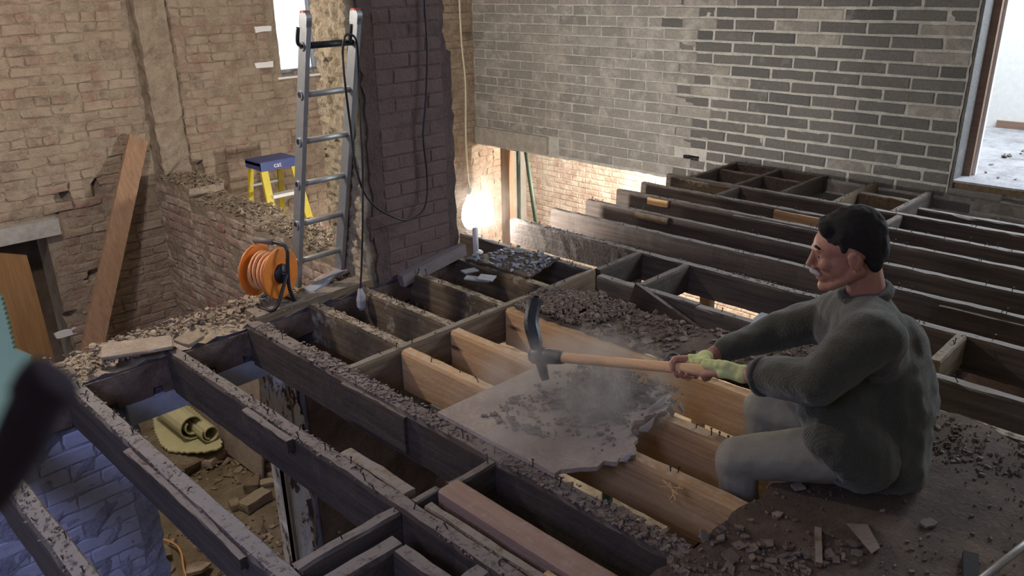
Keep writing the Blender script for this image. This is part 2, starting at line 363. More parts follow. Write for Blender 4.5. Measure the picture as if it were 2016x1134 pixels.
def brick_geo(L, H, D, rnd, wear):
    """one worn brick: front outline, rounded inner face, sides running back into the wall"""
    out = []; n = 8
    for (x, z) in ((-.5, -.5), (0, -.5), (.5, -.5), (.5, 0), (.5, .5), (0, .5), (-.5, .5), (-.5, 0)):
        out.append((x * L + rnd.uniform(-wear, wear), z * H + rnd.uniform(-wear, wear) * .7))
    k = min(0.006, H * .12); v = []
    v += [(x, 0.03, z) for x, z in out]
    v += [(x, k * .6, z) for x, z in out]
    v += [(x * (1 - 2.2 * k / L), rnd.uniform(-wear, wear) * .35 - 0.001, z * (1 - 2.2 * k / H)) for x, z in out]
    f = []
    for a in (0, 8):
        for i in range(n): f.append((a + i, a + (i + 1) % n, a + 8 + (i + 1) % n, a + 8 + i))
    v.append((0, rnd.uniform(-wear, wear) * .3 - .002, 0)); c = 24
    f += [(16 + i, 16 + (i + 1) % n, c) for i in range(n)]
    return v, f
def lay_bricks(parent, face, plane, u0, u1, z0, z1, L, H, gap, inside, matf, seed=1, wear=0.006, proud=0.008, headers=0, name='brick', maxn=300, side=1, phase=0.0, missing=0.0, wonk=0.004):
    """lay courses on a wall; the pieces that show largest become parts, the rest one part of kind stuff. side=-1: the wall faces the other way along u"""
    rnd = random.Random(seed)
    protos = {}
    for kind, l in (('s', L - gap), ('h', L / 2 - gap)):
        for q in range(7):
            v, f = brick_geo(l, H - gap, .04, rnd, wear)
            me = bpy.data.meshes.new(name); me.from_pydata(v, [], f); me.update(); protos[(kind, q)] = me
            bm = bmesh.new(); bm.from_mesh(me); bmesh.ops.recalc_face_normals(bm, faces=bm.faces)
            bm.to_mesh(me); bm.free()
            if len([p for p in me.polygons if p.center.y < 0.002 and p.normal.y > 0]) > 2: me.flip_normals()
    th = 0.0 if face == 'y' else -PI / 2
    cand = []; rows = int((z1 - z0) / H + 1e-6)
    for r in range(rows):
        z = z0 + (r + .5) * H; hd = headers and r % headers == 0; l = L / 2 if hd else L
        u = u0 - l + ((r % 2) * .5 + phase) * L * (0.5 if hd else 1)
        while u < u1:
            uc = u + l / 2; u += l
            if not inside(uc, z) or not inside(uc - l * .42, z) or not inside(uc + l * .42, z):
                # half bricks at edges
                if not hd:
                    for s in (-.25, .25):
                        q = uc + s * l
                        if inside(q, z) and inside(q - l * .2, z) and inside(q + l * .2, z): cand.append((q, z, 'h'))
                continue
            if rnd.random() < missing: continue
            cand.append((uc, z, 'h' if hd else 's'))
    sc_c = []
    for (u, z, k) in cand:
        p = Vector(wpt(face, plane, u, z, -proud)); q = proj(p)
        if q and -30 < q[0] < 2046 and -30 < q[1] < 1164: s = (1.0 if k == 's' else .5) / q[2] ** 2
        else: s = -1
        sc_c.append((s, u, z, k, p))
    sc_c.sort(key=lambda t: -t[0])
    mv, mf = {}, {}
    cnt = 0; mats = {}
    for (s, u, z, k, p) in sc_c:
        q = rnd.randrange(7); m = matf(u, z)
        pr = p + Vector(wpt(face, 0, 0, 0, rnd.uniform(-wonk, wonk)))
        if s > 0 and cnt < maxn:
            key = (k, q, m)
            if key not in mats:
                me = protos[(k, q)].copy(); me.materials.append(MT[m]); mats[key] = me
            o = bpy.data.objects.new(name, mats[key]); COL.objects.link(o); o.parent = parent
            o.location = pr; o.rotation_euler = (rnd.gauss(0, .006), rnd.gauss(0, .006), th); cnt += 1
        else:
            me = protos[(k, q)]; vs = mv.setdefault(m, []); fs = mf.setdefault(m, []); n = len(vs); c_, s_ = math.cos(th), math.sin(th)
            for v in me.vertices: vs.append((pr.x + v.co.x * c_ - v.co.y * s_, pr.y + v.co.x * s_ + v.co.y * c_, pr.z + v.co.z))
            fs += [tuple(i + n for i in pl.vertices) for pl in me.polygons]
    if mv:
        vs = []; fs = []; mi = []; me = bpy.data.meshes.new('further_' + name + 's')
        for a, m in enumerate(mv):
            n = len(vs); vs += mv[m]; fs += [tuple(i + n for i in f) for f in mf[m]]; mi += [a] * len(mf[m]); me.materials.append(MT[m])
        me.from_pydata(vs, [], fs); me.polygons.foreach_set('material_index', mi); me.update()
        tag(new_obj('further_' + name + 's', me, parent), kind='stuff')
    return cnt

def nz2(u, z, s=1.0, o=0.0): return noise.noise(Vector((u * s + o, z * s - o, o)))

# wall_left : the brick wall with the window, y = 6.95
WY = 6.95
def in_left(u, z):
    if 3.98 < u < 5.0 and 0.74 < z < 2.3: return False
    if 0.85 < u < 1.76 and z < -0.17: return False
    if z < -0.3 and u > 7.05: return False
    return True
cav_l = [(1.915, -0.03, .015, .09), (2.19, 0.0, .015, .08), (2.47, 0.05, .03, .05), (3.03, 0.02, .05, .05), (2.02, -.70, .03, .02), (1.77, -1.0, .05, .03)]
def cavity_left(u, z): return any(abs(u - a) < w + .02 and abs(z - b) < h for a, b, w, h in cav_l)
wl = wall_core('wall_left', 'y', WY, -1.6, 8.2, -2.75, 3.0, 0.3, in_left, MT['mortar_l'], .05, .05, .012, cavity_left)
def in_left_b(u, z):
    if not in_left(u, z) or cavity_left(u, z) or (0.83 < u < 1.84 and z < -0.1 and z > -.42): return False
    if 2.72 < u < 2.95 and z > 0.02: return False
    return True
lay_bricks(wl, 'y', WY, 1.2, 7.05, -2.3, 1.65, .225, .075, .010, in_left_b, lambda u, z: 'brick_l', 11, .010, .006, 4, missing=.04, wonk=.008)
# stub of the cross wall, broken off flush with a ragged face
stub = wall_core('trim_1', 'y', WY - .09, 2.72, 2.96, -.02, 2.9, .12, lambda u, z: True, MT['mortar_l'], .06, .05, .05, None, random.Random(5), 0.02)
# lintel over the lower doorway
MB().box((1.34, WY - .03, -.215), (1.0, .12, .13)).build('trim_2', MT['concrete']); bpy.data.objects['trim_2']['kind'] = 'structure'
for (u, z, w) in ((3.86, 1.17, .17), (3.83, .86, .19), (1.73, -1.13, .17)):
    pv = [(u + a_ * w / 2 * R_.uniform(.9, 1.1), z + b_ * .028 * R_.uniform(.75, 1.15)) for a_, b_ in ((1, -.2), (1, .8), (.8, 1), (.4, .9), (0, 1), (-.6, 1), (-1, .8), (-1, -.3), (-.9, -1), (-.3, -.9), (.3, -1), (.9, -.9))]
    o = mesh_from('plaster_patch', [(a, WY - .014, b) for a, b in pv] + [(a, WY + .01, b) for a, b in pv], [tuple(range(12))] + [(i, (i + 1) % 12, 12 + (i + 1) % 12, 12 + i) for i in range(12)], MT['white'], wl)

# window_1
win = MB(); yw = WY + .06
win.mm((3.98, yw, .74), (4.02, yw + .06, 2.3)); win.mm((4.96, yw, .74), (5.0, yw + .06, 2.3)); win.mm((4.02, yw, .74), (4.96, yw + .06, .79)); win.mm((4.02, yw, 2.25), (4.96, yw + .06, 2.3))
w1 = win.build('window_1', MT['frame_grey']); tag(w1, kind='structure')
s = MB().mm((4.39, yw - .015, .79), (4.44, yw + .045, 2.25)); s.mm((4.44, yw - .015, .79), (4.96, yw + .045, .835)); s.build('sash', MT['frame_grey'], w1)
MB().tube([(4.45, yw - .03, 1.12), (4.49, yw - .05, 1.10), (4.50, yw - .05, 1.05)], .008).build('window_latch', MT['white'], w1)
MB().mm((3.95, WY - .02, .715), (5.02, WY + .1, .735)).build('window_sill', MT['white'], w1)
gm, gnt, gb = mat('clear_glass'); gb.inputs['Roughness'].default_value = 0.02; gb.inputs['IOR'].default_value = 1.01; gb.inputs['Transmission Weight'].default_value = 1.0; gb.inputs['Specular IOR Level'].default_value = 0.05
for a, b in ((4.02, 4.39), (4.44, 4.96)): MB().mm((a, yw + .022, .79), (b, yw + .026, 2.25)).build('pane', gm, w1)

# wall_partition : broken low brick wall, x = 2.68
def top_part(u): return (-.10 + .07 * nz2(u, 0, 2.3)) if u < 5.0 else (-.13 if u < 5.3 else (-.08 + .05 * nz2(u, 0, 3) if u < 6.3 else 0.0))
wp = wall_core('wall_partition', 'x', 2.68, 3.72, 6.95, -2.7, .1, .3, lambda u, z: z < top_part(u), MT['mortar_l'], .045, .045, .012, lambda u, z: (abs(u - 4.93) < .16 and abs(z + .62) < .07) or (abs(u - 5.9) < .03 and abs(z + .45) < .05), random.Random(9), .016)
lay_bricks(wp, 'x', 2.68, 3.75, 6.93, -2.2, .1, .225, .075, .010, lambda u, z: z < top_part(u) - .05 and not (abs(u - 4.93) < .22 and abs(z + .62) < .09), lambda u, z: 'brick_p', 21, .010, .006, 2, missing=.04, wonk=.009)

# wall_centre : sooty wall that carries the joist ends, y = 3.45, top at joist level
def in_cen(u, z):
    if z > -.02 + .02 * nz2(u, 0, 6): return False
    if 1.05 + .02 * nz2(z, 3, 9) < u < 1.86 and z < -.27: return False
    return True
wc = wall_core('wall_centre', 'y', 3.45, -1.6, 3.05, -2.75, .03, .3, in_cen, MT['ledge'], .045, .045, .014, None, random.Random(12), .014)
# soot-dark render on the upper band and brown render right of the doorway
def rough_sheet(name, u0, u1, z0, z1, d, material, parent, inside=lambda u, z: True):
    o = wall_core(name, 'y', 3.45 - d, u0, u1, z0, z1, d, inside, material, .05, .04, .010, None, random.Random(2), .010)
    o.parent = parent; del o['kind']; return o
rough_sheet('render_band', -1.5, 3.04, -.19, -.03, .012, MT['plaster_br'], wc, lambda u, z: z > -.17 + .03 * nz2(u, 1, 5))
rough_sheet('render_coat', 1.9, 2.73, -2.6, -.2, .015, MT['plaster_br'], wc)
lay_bricks(wc, 'y', 3.45, -.6, 1.06, -2.4, -.16, .225, .075, .004, lambda u, z: in_cen(u, z), lambda u, z: 'brick_b', 31, .005, .0015, 0, missing=.06)
lay_bricks(wc, 'y', 3.45, 2.73, 3.05, -1.6, -.16, .225, .075, .008, lambda u, z: in_cen(u, z), lambda u, z: 'brick_s', 32, .006, .005, 0)
MB().box((1.46, 3.455, -.235), (.88, .07, .095)).build('trim_3', MT['lintel_b']); tag(bpy.data.objects['trim_3'], kind='structure')
# peeling door jamb with a steel angle
jam = wall_core('door_1', 'y', 3.42, 1.72, 1.865, -1.80, -.285, .16, lambda u, z: u < 1.845 + .02 * nz2(z, 0, 14) - (0.03 if z < -1.1 else 0), MT['peel'], .024, .05, .008, None, random.Random(8), .008)
MB().mm((1.695, 3.40, -1.75), (1.72, 3.44, -.85)).mm((1.695, 3.385, -1.75), (1.7, 3.44, -.85)).build('angle_bead', MT['alu'], jam)
MB().tube([(1.76, 3.40, -.27), (1.79, 3.395, -.5), (1.775, 3.39, -.8), (1.83, 3.36, -1.1), (1.80, 3.36, -1.35), (1.88, 3.33, -1.6)], .006, 6).build('dangling_lath', MT['chips_warm'], jam)

# wall_pier : tall brick pier standing on the wall
PX0, PX1 = 2.425, 3.045
def in_pier(u, z):
    e0 = PX0 + .02 * nz2(z, 0, 5); e1 = PX1 - .02 + .022 * nz2(z, 7, 6) - .045 * max(0, min(1, (z - 1.1) * 3))
    return e0 < u < e1
wq = wall_core('wall_pier', 'y', 3.45, 2.36, 3.10, -.02, 3.0, .31, in_pier, MT['mortar_s'], .037, .045, .005, None, random.Random(15), .012)
lay_bricks(wq, 'y', 3.45, 2.40, 3.09, 0, 1.6, .225, .075, .004, in_pier, lambda u, z: 'brick_s', 41, .003, .002, 0, missing=.0, wonk=.002)
# its broken side towards the left is bared mortar and brick ends
def in_rev(u, z): return u < 3.77 + .02 * nz2(z, 1, 4)
rv = wall_core('broken_side', 'x', 2.375, 3.47, 3.80, -.03, 3.0, .10, lambda u, z: in_rev(u, z), MT['reveal'], .024, .024, .026, None, random.Random(17), .012)
rv.parent = wq; del rv['kind']
# worn wall plate at the foot of the pier
plt = MB(); plt.beam((2.56, 3.42, -.02), (3.04, 3.42, .05), .05, .07); plt.build('trim_4', MT['plaster_grey']); tag(bpy.data.objects['trim_4'], kind='structure')

# wall_right : grey block wall, x = 6.45
GX = 6.45
def in_right(u, z):
    if u > 1.80 + .015 * nz2(z, 2, 7):
        if abs(u - 4.0) < .085 and -.055 < z < .01: return False
        return z > (-.235 if u > 4.13 else (-.23 if u > 3.95 else -.85))
    return z < .015 and z > -.85 and u > -1.3
wr = wall_core('wall_right', 'x', GX, -1.5, 6.95, -.86, 3.0, .2, in_right, MT['mortar_g'], .055, .05, .006, None, random.Random(19), .006)
lay_bricks(wr, 'x', GX, 4.125, 6.95, -.235, 1.63, .365, .096, .013, lambda u, z: in_right(u, z) and not (5.78 < u and z < -.04), lambda u, z: 'block_p', 51, .003, .005, 0, 'block', 170, phase=.2)
lay_bricks(wr, 'x', GX, 1.80, 4.125, -.235, 1.63, .375, .096, .019, in_right, lambda u, z: 'block_p' if nz2(u, z, 2.2, 4) > .34 else 'block_d', 52, .003, .005, 0, 'block', 200)
lay_bricks(wr, 'x', GX, -.5, 3.9, -.82, -.235, .375, .096, .012, in_right, lambda u, z: 'block_d', 53, .003, .005, 0, 'block', 60)
lay_bricks(wr, 'x', GX, .3, 1.8, -.22, .02, .375, .110, .012, in_right, lambda u, z: 'block_p', 54, .003, .005, 0, 'block', 30)
MB().mm((GX - .035, 5.80, -.235), (GX + .15, 6.93, -.045)).build('trim_5', MT['concrete']); tag(bpy.data.objects['trim_5'], kind='structure')
MB().mm((GX + .15, 3.85, -.1), (GX + .19, 4.15, .06)).build('block_hole_shade', MT['iron'], wr)  # black box behind the hole, stands in for the shade inside it
rvq = wall_core('trim_6', 'x', GX + .005, 1.770, 1.79, .02, 3.0, .19, lambda u, z: True, MT['block_d'], .02, .05, .003)
MB().mm((6.47, -1.5, -2.75), (6.65, 2.6, -.86)).build('wall_leak_stop', MT['plaster_br']); tag(bpy.data.objects['wall_leak_stop'], kind='structure')  # added wall that blocks sky light leaking in under the blocks
# door_2 : frame of the opening at the right and its threshold
d2 = MB().mm((6.66, 1.72, .09), (6.72, 1.80, 2.6)).build('door_2', MT['pine_pink']); tag(d2, kind='structure')
MB().mm((6.72, 1.70, .09), (6.76, 1.73, 2.6)).build('frame_bead', MT['white'], d2)
MB().mm((6.47, -1.0, .03), (6.60, 1.80, .085)).build('threshold', MT['nogging_b'], d2)
MB().mm((6.46, -1.0, .085), (10.5, 3.2, .10)).build('floor_1', MT['snowdust']); tag(bpy.data.objects['floor_1'], kind='structure')
MB().mm((9.05, -.6, .10), (9.2, 3.15, 2.2)).build('wall_porch', MT['white']); tag(bpy.data.objects['wall_porch'], kind='structure')
MB().mm((9.02, .3, .10), (9.05, 2.18, .17)).build('baseboard_porch', MT['pine_pink']); tag(bpy.data.objects['baseboard_porch'], kind='structure')
# wall_far : brightly lit brick wall of the next room, x = 8.3
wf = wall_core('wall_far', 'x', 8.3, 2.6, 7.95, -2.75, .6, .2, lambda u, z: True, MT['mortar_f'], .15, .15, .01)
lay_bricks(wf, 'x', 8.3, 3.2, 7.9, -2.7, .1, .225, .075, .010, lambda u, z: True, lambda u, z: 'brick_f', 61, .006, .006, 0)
MB().mm((7.05, 7.9, -2.75), (8.5, 8.1, .6)).build('wall_end', MT['plaster']); tag(bpy.data.objects['wall_end'], kind='structure')
MB().mm((6.65, 2.6, .45), (8.5, 8.1, .6)).build('ceiling_1', MT['plaster']); tag(bpy.data.objects['ceiling_1'], kind='structure')
MB().mm((6.65, 2.4, -2.75), (8.5, 2.6, .6)).build('wall_near_end', MT['plaster']); tag(bpy.data.objects['wall_near_end'], kind='structure')
# ground of the storey below
def ground(name, x0, x1, y0, y1, z, amp, step=.09):
    nx = int((x1 - x0) / step); ny = int((y1 - y0) / step); vs = []; fs = []
    for i in range(nx + 1):
        for j in range(ny + 1):
            x = x0 + (x1 - x0) * i / nx; y = y0 + (y1 - y0) * j / ny
            vs.append((x, y, z + amp * (noise.noise(Vector((x * 2.1, y * 2.1, 1))) + .45 * noise.noise(Vector((x * 7, y * 7, 3))))))
    for i in range(nx):
        for j in range(ny): a = i * (ny + 1) + j; fs.append((a, a + ny + 1, a + ny + 2, a + 1))
    return tag(mesh_from(name, vs, fs, MT['dirt'], smooth=True), kind='structure')
ground('floor', -1.6, 3.9, -1.5, 7.0, -1.75, .05)
ground('floor_2', 3.9, 8.3, -1.5, 8.0, -2.7, .04)
MB().mm((3.86, -1.5, -2.75), (3.92, 7.0, -1.79)).build('wall_step', MT['plaster_br']); tag(bpy.data.objects['wall_step'], kind='structure')
# shell behind the photographer
for nm, a, b in (('wall_back', (-1.8, -1.7, -2.75), (6.65, -1.5, 3.0)), ('wall_side', (-1.8, -1.7, -2.75), (-1.6, 7.2, 3.0)), ('ceiling', (-1.8, -1.7, 3.0), (6.65, 7.25, 3.1))):
    MB().mm(a, b).build(nm, MT['plaster']); tag(bpy.data.objects[nm], kind='structure')

# ---------------------------------------------------------------- joists and noggings
nail_me = MB().tube([(0, 0, -.01), (.001, 0, .02), (.004, .002, .036)], .0022, 5).tube([(.004, .002, .034), (.0042, .002, .037)], .005, 6)
nail_o = nail_me.build('nail', MT['nail']); NAIL = nail_o.data; bpy.data.objects.remove(nail_o)
nail_b = MB().tube([(0, 0, -.01), (0, 0, .012), (.008, .003, .022), (.02, .006, .020)], .0022, 5).build('nail', MT['nail']); NAILB = nail_b.data; bpy.data.objects.remove(nail_b)
def timber(name, axis, a, b, c0, w, depth, ztop, material, label, rough=.004, worn=.012, seed=0, parent=None, cat='joist', group=None, step=.055):
    """a sawn timber running along x or y from a to b; c0 = its near face on the other axis"""
    rnd = random.Random(seed * 7 + 3); n = max(2, int(abs(b - a) / step)); vs = []; fs = []
    prof = [(0, 0), (0, .5), (0, .93), (.12, 1), (.5, 1), (.88, 1), (1, .93), (1, .5), (1, 0), (.5, 0)]; k = len(prof)
    bow = rnd.uniform(-.006, .006)
    for i in range(n + 1):
        t = a + (b - a) * i / n; bw = bow * math.sin(PI * i / n); chip = noise.noise(Vector((t * 5, seed, 0)))
        for q, (u, z) in enumerate(prof):
            du = rnd.uniform(-rough, rough); dzz = rnd.uniform(-rough, rough)
            if z > .9: dzz -= max(0, chip - .12) * worn * 3 * (1 if u < .5 else .3); du += (worn * .8 * max(0, noise.noise(Vector((t * 9, seed, 5 + u)))) * (1 if u < .5 else -1)) if q in (3, 2, 5, 6) else 0
            c = c0 + w * u + du + bw; zz = ztop - depth * (1 - z) + dzz
            vs.append((c, t, zz) if axis == 'y' else (t, c, zz))
    for i in range(n):
        for q in range(k): fs.append((i * k + q, i * k + (q + 1) % k, (i + 1) * k + (q + 1) % k, (i + 1) * k + q))
    fs.append(tuple(range(k))); fs.append(tuple(n * k + q for q in range(k)))
    o = mesh_from(name, vs, fs, MT[material]); bm = bmesh.new(); bm.from_mesh(o.data); bmesh.ops.recalc_face_normals(bm, faces=bm.faces); bm.to_mesh(o.data); bm.free()
    if parent is not None: o.parent = parent
    else: tag(o, label, cat, group)
    return o
def put_nails(o, axis, a, b, c0, w, ztop, per=9, seed=1):
    rnd = random.Random(seed + 50); t = a
    while t < b:
        t += rnd.expovariate(per)
        if t >= b: break
        for _ in range(rnd.choice((1, 1, 2))):
            c = c0 + w * rnd.uniform(.2, .8); p = (c, t, ztop) if axis == 'y' else (t, c, ztop)
            if not seen(p, 0): continue
            n = bpy.data.objects.new('nail', NAIL if rnd.random() < .7 else NAILB); COL.objects.link(n); n.parent = o
            n.location = Vector(p) - Vector((0, 0, .008)); n.rotation_euler = (rnd.gauss(0, .25), rnd.gauss(0, .25), rnd.uniform(0, 6)); n.scale = (1, 1, rnd.uniform(.5, 1.15)); t += .02
JS = [  # x, width, far y, near y, depth, material, label, nails per metre
 (.405, .07, 3.47, -1.48, .19, 'joist_n', 'old grey nail-studded floor joist cut by the bottom left corner of the photo', 12),
 (.80, .068, 3.47, -1.48, .19, 'joist_n', 'old nail-studded floor joist crossing in front of the blue painted brick wall', 12),
 (1.235, .062, 3.47, -1.48, .20, 'joist', 'old dark floor joist with a small cleat, passing over the rolled underlay', 12),
 (1.635, .085, 3.47, .95, .20, 'joist', 'long dark debris-strewn joist under the near edge of the smashed board', 9),
 (1.985, .065, 3.47, 2.70, .20, 'joist_w', 'short lime-stained joist left of the hanging grey plug', 7),
 (2.285, .065, 3.47, 2.70, .20, 'joist_w', 'short lime-stained joist just right of the hanging grey plug', 7),
 (2.64, .06, 3.47, 2.70, .20, 'joist_w', 'short lime-stained joist at the foot of the dark pier', 7),
 (1.965, .06, 2.66, .2, .195, 'pine', 'new yellow pine joist nearest the photographer, under the broken board', 4),
 (2.262, .06, 2.66, .2, .195, 'pine', 'new yellow pine joist running under the pickaxe head', 4),
 (2.63, .06, 2.66, .2, .195, 'pine', 'new yellow pine joist at the near edge of the rubble heap', 4),
 (2.985, .06, 3.44, .1, .17, 'joist_w', 'brown joist at the far edge of the rubble heap', 5),
 (3.34, .055, 3.79, 2.72, .17, 'joist_g', 'short dark joist whose free end is under the lit bulb', 7),
 (3.31, .055, 2.62, 1.98, .12, 'joist_g', 'short split joist above the bright gap behind the rubble', 10),
 (3.29, .055, 1.97, .1, .14, 'joist_g', 'grey nail-studded joist passing behind the man, nearest of those at his back', 10),
 (3.80, .06, 3.78, -.9, .17, 'joist_g', 'dark joist with a free end just right of the green steel props', 9),
 (4.18, .055, 3.74, -.9, .17, 'joist_g', 'dark joist with a free end, second beyond the green steel props', 9),
 (4.55, .055, 3.72, -.9, .17, 'joist_g', 'dark joist with a free end and a split cleat, third beyond the green props', 9),
 (4.94, .055, 3.73, -.9, .17, 'joist_g', 'brownish spliced joist with a small orange cleat near its free end', 9),
 (5.25, .055, 3.72, -.9, .17, 'joist_g', 'brownish joist carrying the orange patch just left of the man head', 9),
 (5.62, .06, 3.73, -.9, .18, 'joist_g', 'grey outer joist bounding the framed openings beside the block wall', 5)]
jo = []
for i, (x, w, y1, y0, dp, m, lb, per) in enumerate(JS):
    o = timber('floor_joist', 'y', y0, y1, x, w, dp, R_.uniform(-.003, .003), m, lb, .0015 if m == 'pine' else .002, .002 if m == 'pine' else (.008 if x < 1.9 else .004), i + 1); jo.append(o)
    put_nails(o, 'y', max(y0, -.2), y1 - .05, x, w, 0, per, i)
NG = [  # axis, a, b, c, w, depth, ztop, material, label
 ('x', 1.70, 3.37, 2.672, .042, .19, .004, 'nogging_b', 'long brown crossing batten over the joists in front of the pier'),
 ('x', 3.395, 3.80, 2.66, .045, .16, .002, 'nogging', 'short crossing nogging at the split joint beyond the long batten'),
 ('x', 3.365, 3.80, 2.33, .045, .16, .002, 'nogging', 'short crossing nogging framing the dark square hole beyond the rubble'),
 ('x', 1.44, 1.635, 1.715, .038, .14, -.004, 'nogging', 'small grey nogging behind the planed pink timber'),
 ('x', .87, 1.235, 1.735, .045, .14, -.004, 'nogging', 'grey nogging between two near joists, left of the planed pink timber'),
 ('x', 1.30, 1.40, 1.735, .03, .08, -.002, 'nogging', 'short stub joining the dark joist to the planed pink timber'),
 ('x', 3.45, 3.80, .865, .05, .14, .002, 'nogging_b', 'brown nogging framing a dark hole behind the man back'),
 ('x', 5.68, 6.40, 3.50, .045, .13, .002, 'nogging', 'first crossing timber of the frame beside the block wall, from the left'),
 ('x', 5.68, 6.40, 3.09, .045, .13, .002, 'nogging', 'second crossing timber of the frame beside the block wall, from the left'),
 ('x', 5.68, 6.40, 2.71, .045, .13, .002, 'nogging', 'third crossing timber of the frame beside the block wall, from the left'),
 ('x', 5.305, 5.62, 3.04, .045, .13, .0, 'nogging', 'short grey nogging on the near side of the outer joist'),
 ('x', 5.68, 6.43, 2.29, .045, .13, .002, 'nogging_b', 'fourth crossing timber beside the block wall, above the man head'),
 ('x', 5.68, 6.43, 1.88, .045, .15, .004, 'nogging', 'long last crossing timber beside the block wall, right of the man head'),
 ('x', 5.305, 5.62, 1.81, .045, .13, .0, 'nogging', 'small nogging just right of the man head')]
for i, (ax, a, b, c, w, dp, zt, m, lb) in enumerate(NG):
    o = timber('nogging', ax, a, b, c, w, dp, zt, m, lb, .0015, .004, 40 + i, cat='nogging')
    put_nails(o, ax, a, b, c, w, 0, 4, 80 + i)
for (x, y0, y1, m, lb) in ((6.06, 2.76, 3.49, 'nogging', 'short middle timber between the crossing timbers beside the block wall'), (6.38, 2.70, 3.55, 'nogging', 'timber plate fixed along the foot of the block wall'),
                           (6.04, 1.93, 2.28, 'nogging_b', 'small brown timber inside the frame above the man head'), (5.86, -.9, 1.80, 'joist_g', 'farthest joist at the right edge, close under the doorway')):
    timber('trimmer', 'y', y0, y1, x, .05, .13, .0, m, lb, .0025, .008, int(x * 10 + y0 * 7), cat='timber')
# cleats and patches nailed to joist sides: parts of their joist
def cleat(j, x0, x1, y0, y1, z0, z1, m, label=None):
    o = timber('cleat', 'y', y0, y1, x0, x1 - x0, z1 - z0, z1, m, None, .002, .006, int(y0 * 31), parent=j)
    if label: o['label'] = label
cleat(jo[2], 1.205, 1.236, 2.36, 2.70, -.05, .004, 'joist'); cleat(jo[2], 1.298, 1.345, 1.80, 2.16, -.045, .0, 'nogging_b', 'pale brown cleat')
cleat(jo[1], .775, .80, 1.9, 2.75, -.04, -.002, 'joist')
cleat(jo[2], 1.30, 1.335, .6, 1.70, -.10, .0, 'nogging_b')
cleat(jo[17], 4.915, 4.94, 3.24, 3.42, -.055, -.005, 'pine', 'orange cleat'); cleat(jo[16], 4.525, 4.55, 2.98, 3.25, -.05, -.005, 'nogging_b', 'brown cleat')
cleat(jo[18], 5.225, 5.25, 2.12, 2.55, -.15, -.012, 'pine', 'orange timber patch'); cleat(jo[17], 4.915, 4.94, 1.9, 2.7, -.16, -.01, 'joist_g')
cleat(jo[19], 5.595, 5.62, 3.1, 3.68, -.12, -.01, 'joist_w')
cleat(jo[3], 1.612, 1.636, 2.2, 2.62, -.17, -.012, 'joist')
cleat(jo[15], 4.15, 4.18, -.2, 1.1, -.12, -.02, 'joist')
# carrying beam far under the joists
timber('carrying_beam', 'x', 3.2, 6.45, .92, .12, .16, -.19, 'joist', 'dark beam carrying the joists, glimpsed in the gaps behind the man', cat='beam', seed=90)
# foreground timbers
timber('planed_timber', 'y', .75, 1.715, 1.372, .09, .10, .018, 'pine_pink', 'smooth planed pinkish new timber lying beside the dark joist in the foreground', .0004, .0, 91, cat='timber')
timber('timber_offcut', 'y', .72, 1.22, 1.305, .05, .05, -.0, 'pine', 'yellow pine offcut at the bottom edge beside the planed timber', .0008, .0, 92, cat='timber')
timber('trimmer', 'x', .87, 1.14, 1.60, .065, .19, .004, 'joist', 'blue-lit dark trimmer crossing at the bottom edge of the photo', .002, .006, 93, cat='timber')
timber('trimmer', 'y', .9, 1.60, 1.10, .055, .19, .0, 'joist', 'dark trimmer running down from the blue-lit crossing trimmer', .002, .006, 94, cat='timber')
timber('trimmer', 'x', 1.155, 1.235, 1.33, .06, .12, -.002, 'nogging', 'stub of grey timber between trimmer and joist at the bottom edge', .002, .006, 95, cat='timber')
tag(MB().slab(rough_poly([(.88, 1.0), (1.09, 1.0), (1.09, 1.58), (.88, 1.42)], .05, .01), -.10, -.08).build('plywood_piece', MT['lintel_b']), 'blue-lit grey sheet lying low inside the bottom trimmer frame', 'board')
tag(MB().mm((.86, .98, -.14), (1.11, 1.03, -.10)).mm((.86, 1.36, -.14), (1.11, 1.41, -.10)).build('batten_pair', MT['joist']), 'two dark battens under the blue-lit grey sheet', 'batten')

# ---------------------------------------------------------------- boards still lying on the joists
B1 = rough_poly([(1.695, 2.095), (2.30, 2.075), (2.43, 1.93), (2.34, 1.78), (2.45, 1.58), (2.33, 1.47), (2.12, 1.50), (1.97, 1.37), (1.80, 1.44), (1.695, 1.50)], .03, .016, random.Random(4), straight=(0, 9))
tag(MB().slab(B1, .003, .020).build('broken_floorboard', MT['chipboard']), 'broken sheet of floorboard being smashed under the pickaxe', 'floorboard')
B2 = rough_poly([(2.66, 2.62), (2.95, 2.66), (3.03, 2.40), (3.04, 1.80), (3.10, 1.66), (3.33, 1.62), (3.33, 1.0), (2.76, 1.15), (2.70, 1.6), (2.66, 1.98)], .04, .014, random.Random(5))
tag(MB().slab(B2, .002, .016).build('rubble_covered_board', MT['chip_dark']), 'floorboard sheet buried in rubble beyond the pickaxe handle', 'floorboard')
B3 = rough_poly([(1.50, .985), (1.72, .955), (1.9, .965), (2.03, .935), (2.13, .95), (2.2, .905), (2.6, .93), (2.98, .86), (2.99, .62), (2.9, .4), (2.93, -1.0), (1.50, -1.0)], .035, .011, random.Random(6))
tag(MB().slab(B3, .003, .022).build('remaining_floorboard', MT['chip_dark']), 'large dirty floorboard sheet the man sits on at the bottom right', 'floorboard')
B4 = rough_poly([(3.0, 3.36), (3.30, 3.30), (3.38, 2.95), (3.02, 2.86)], .04, .01, random.Random(7))
tag(MB().slab(B4, .003, .016).build('board_scrap', MT['chip_dark']), 'scrap of board under the slates at the foot of the bulb', 'board')
B5 = rough_poly([(3.08, 1.60), (3.34, 1.64), (3.36, 1.42), (3.1, 1.38)], .04, .006, random.Random(8))
tag(MB().slab(B5, .030, .046).build('grey_board_piece', MT['slate']), 'pale grey board piece behind the far forearm of the man', 'board')
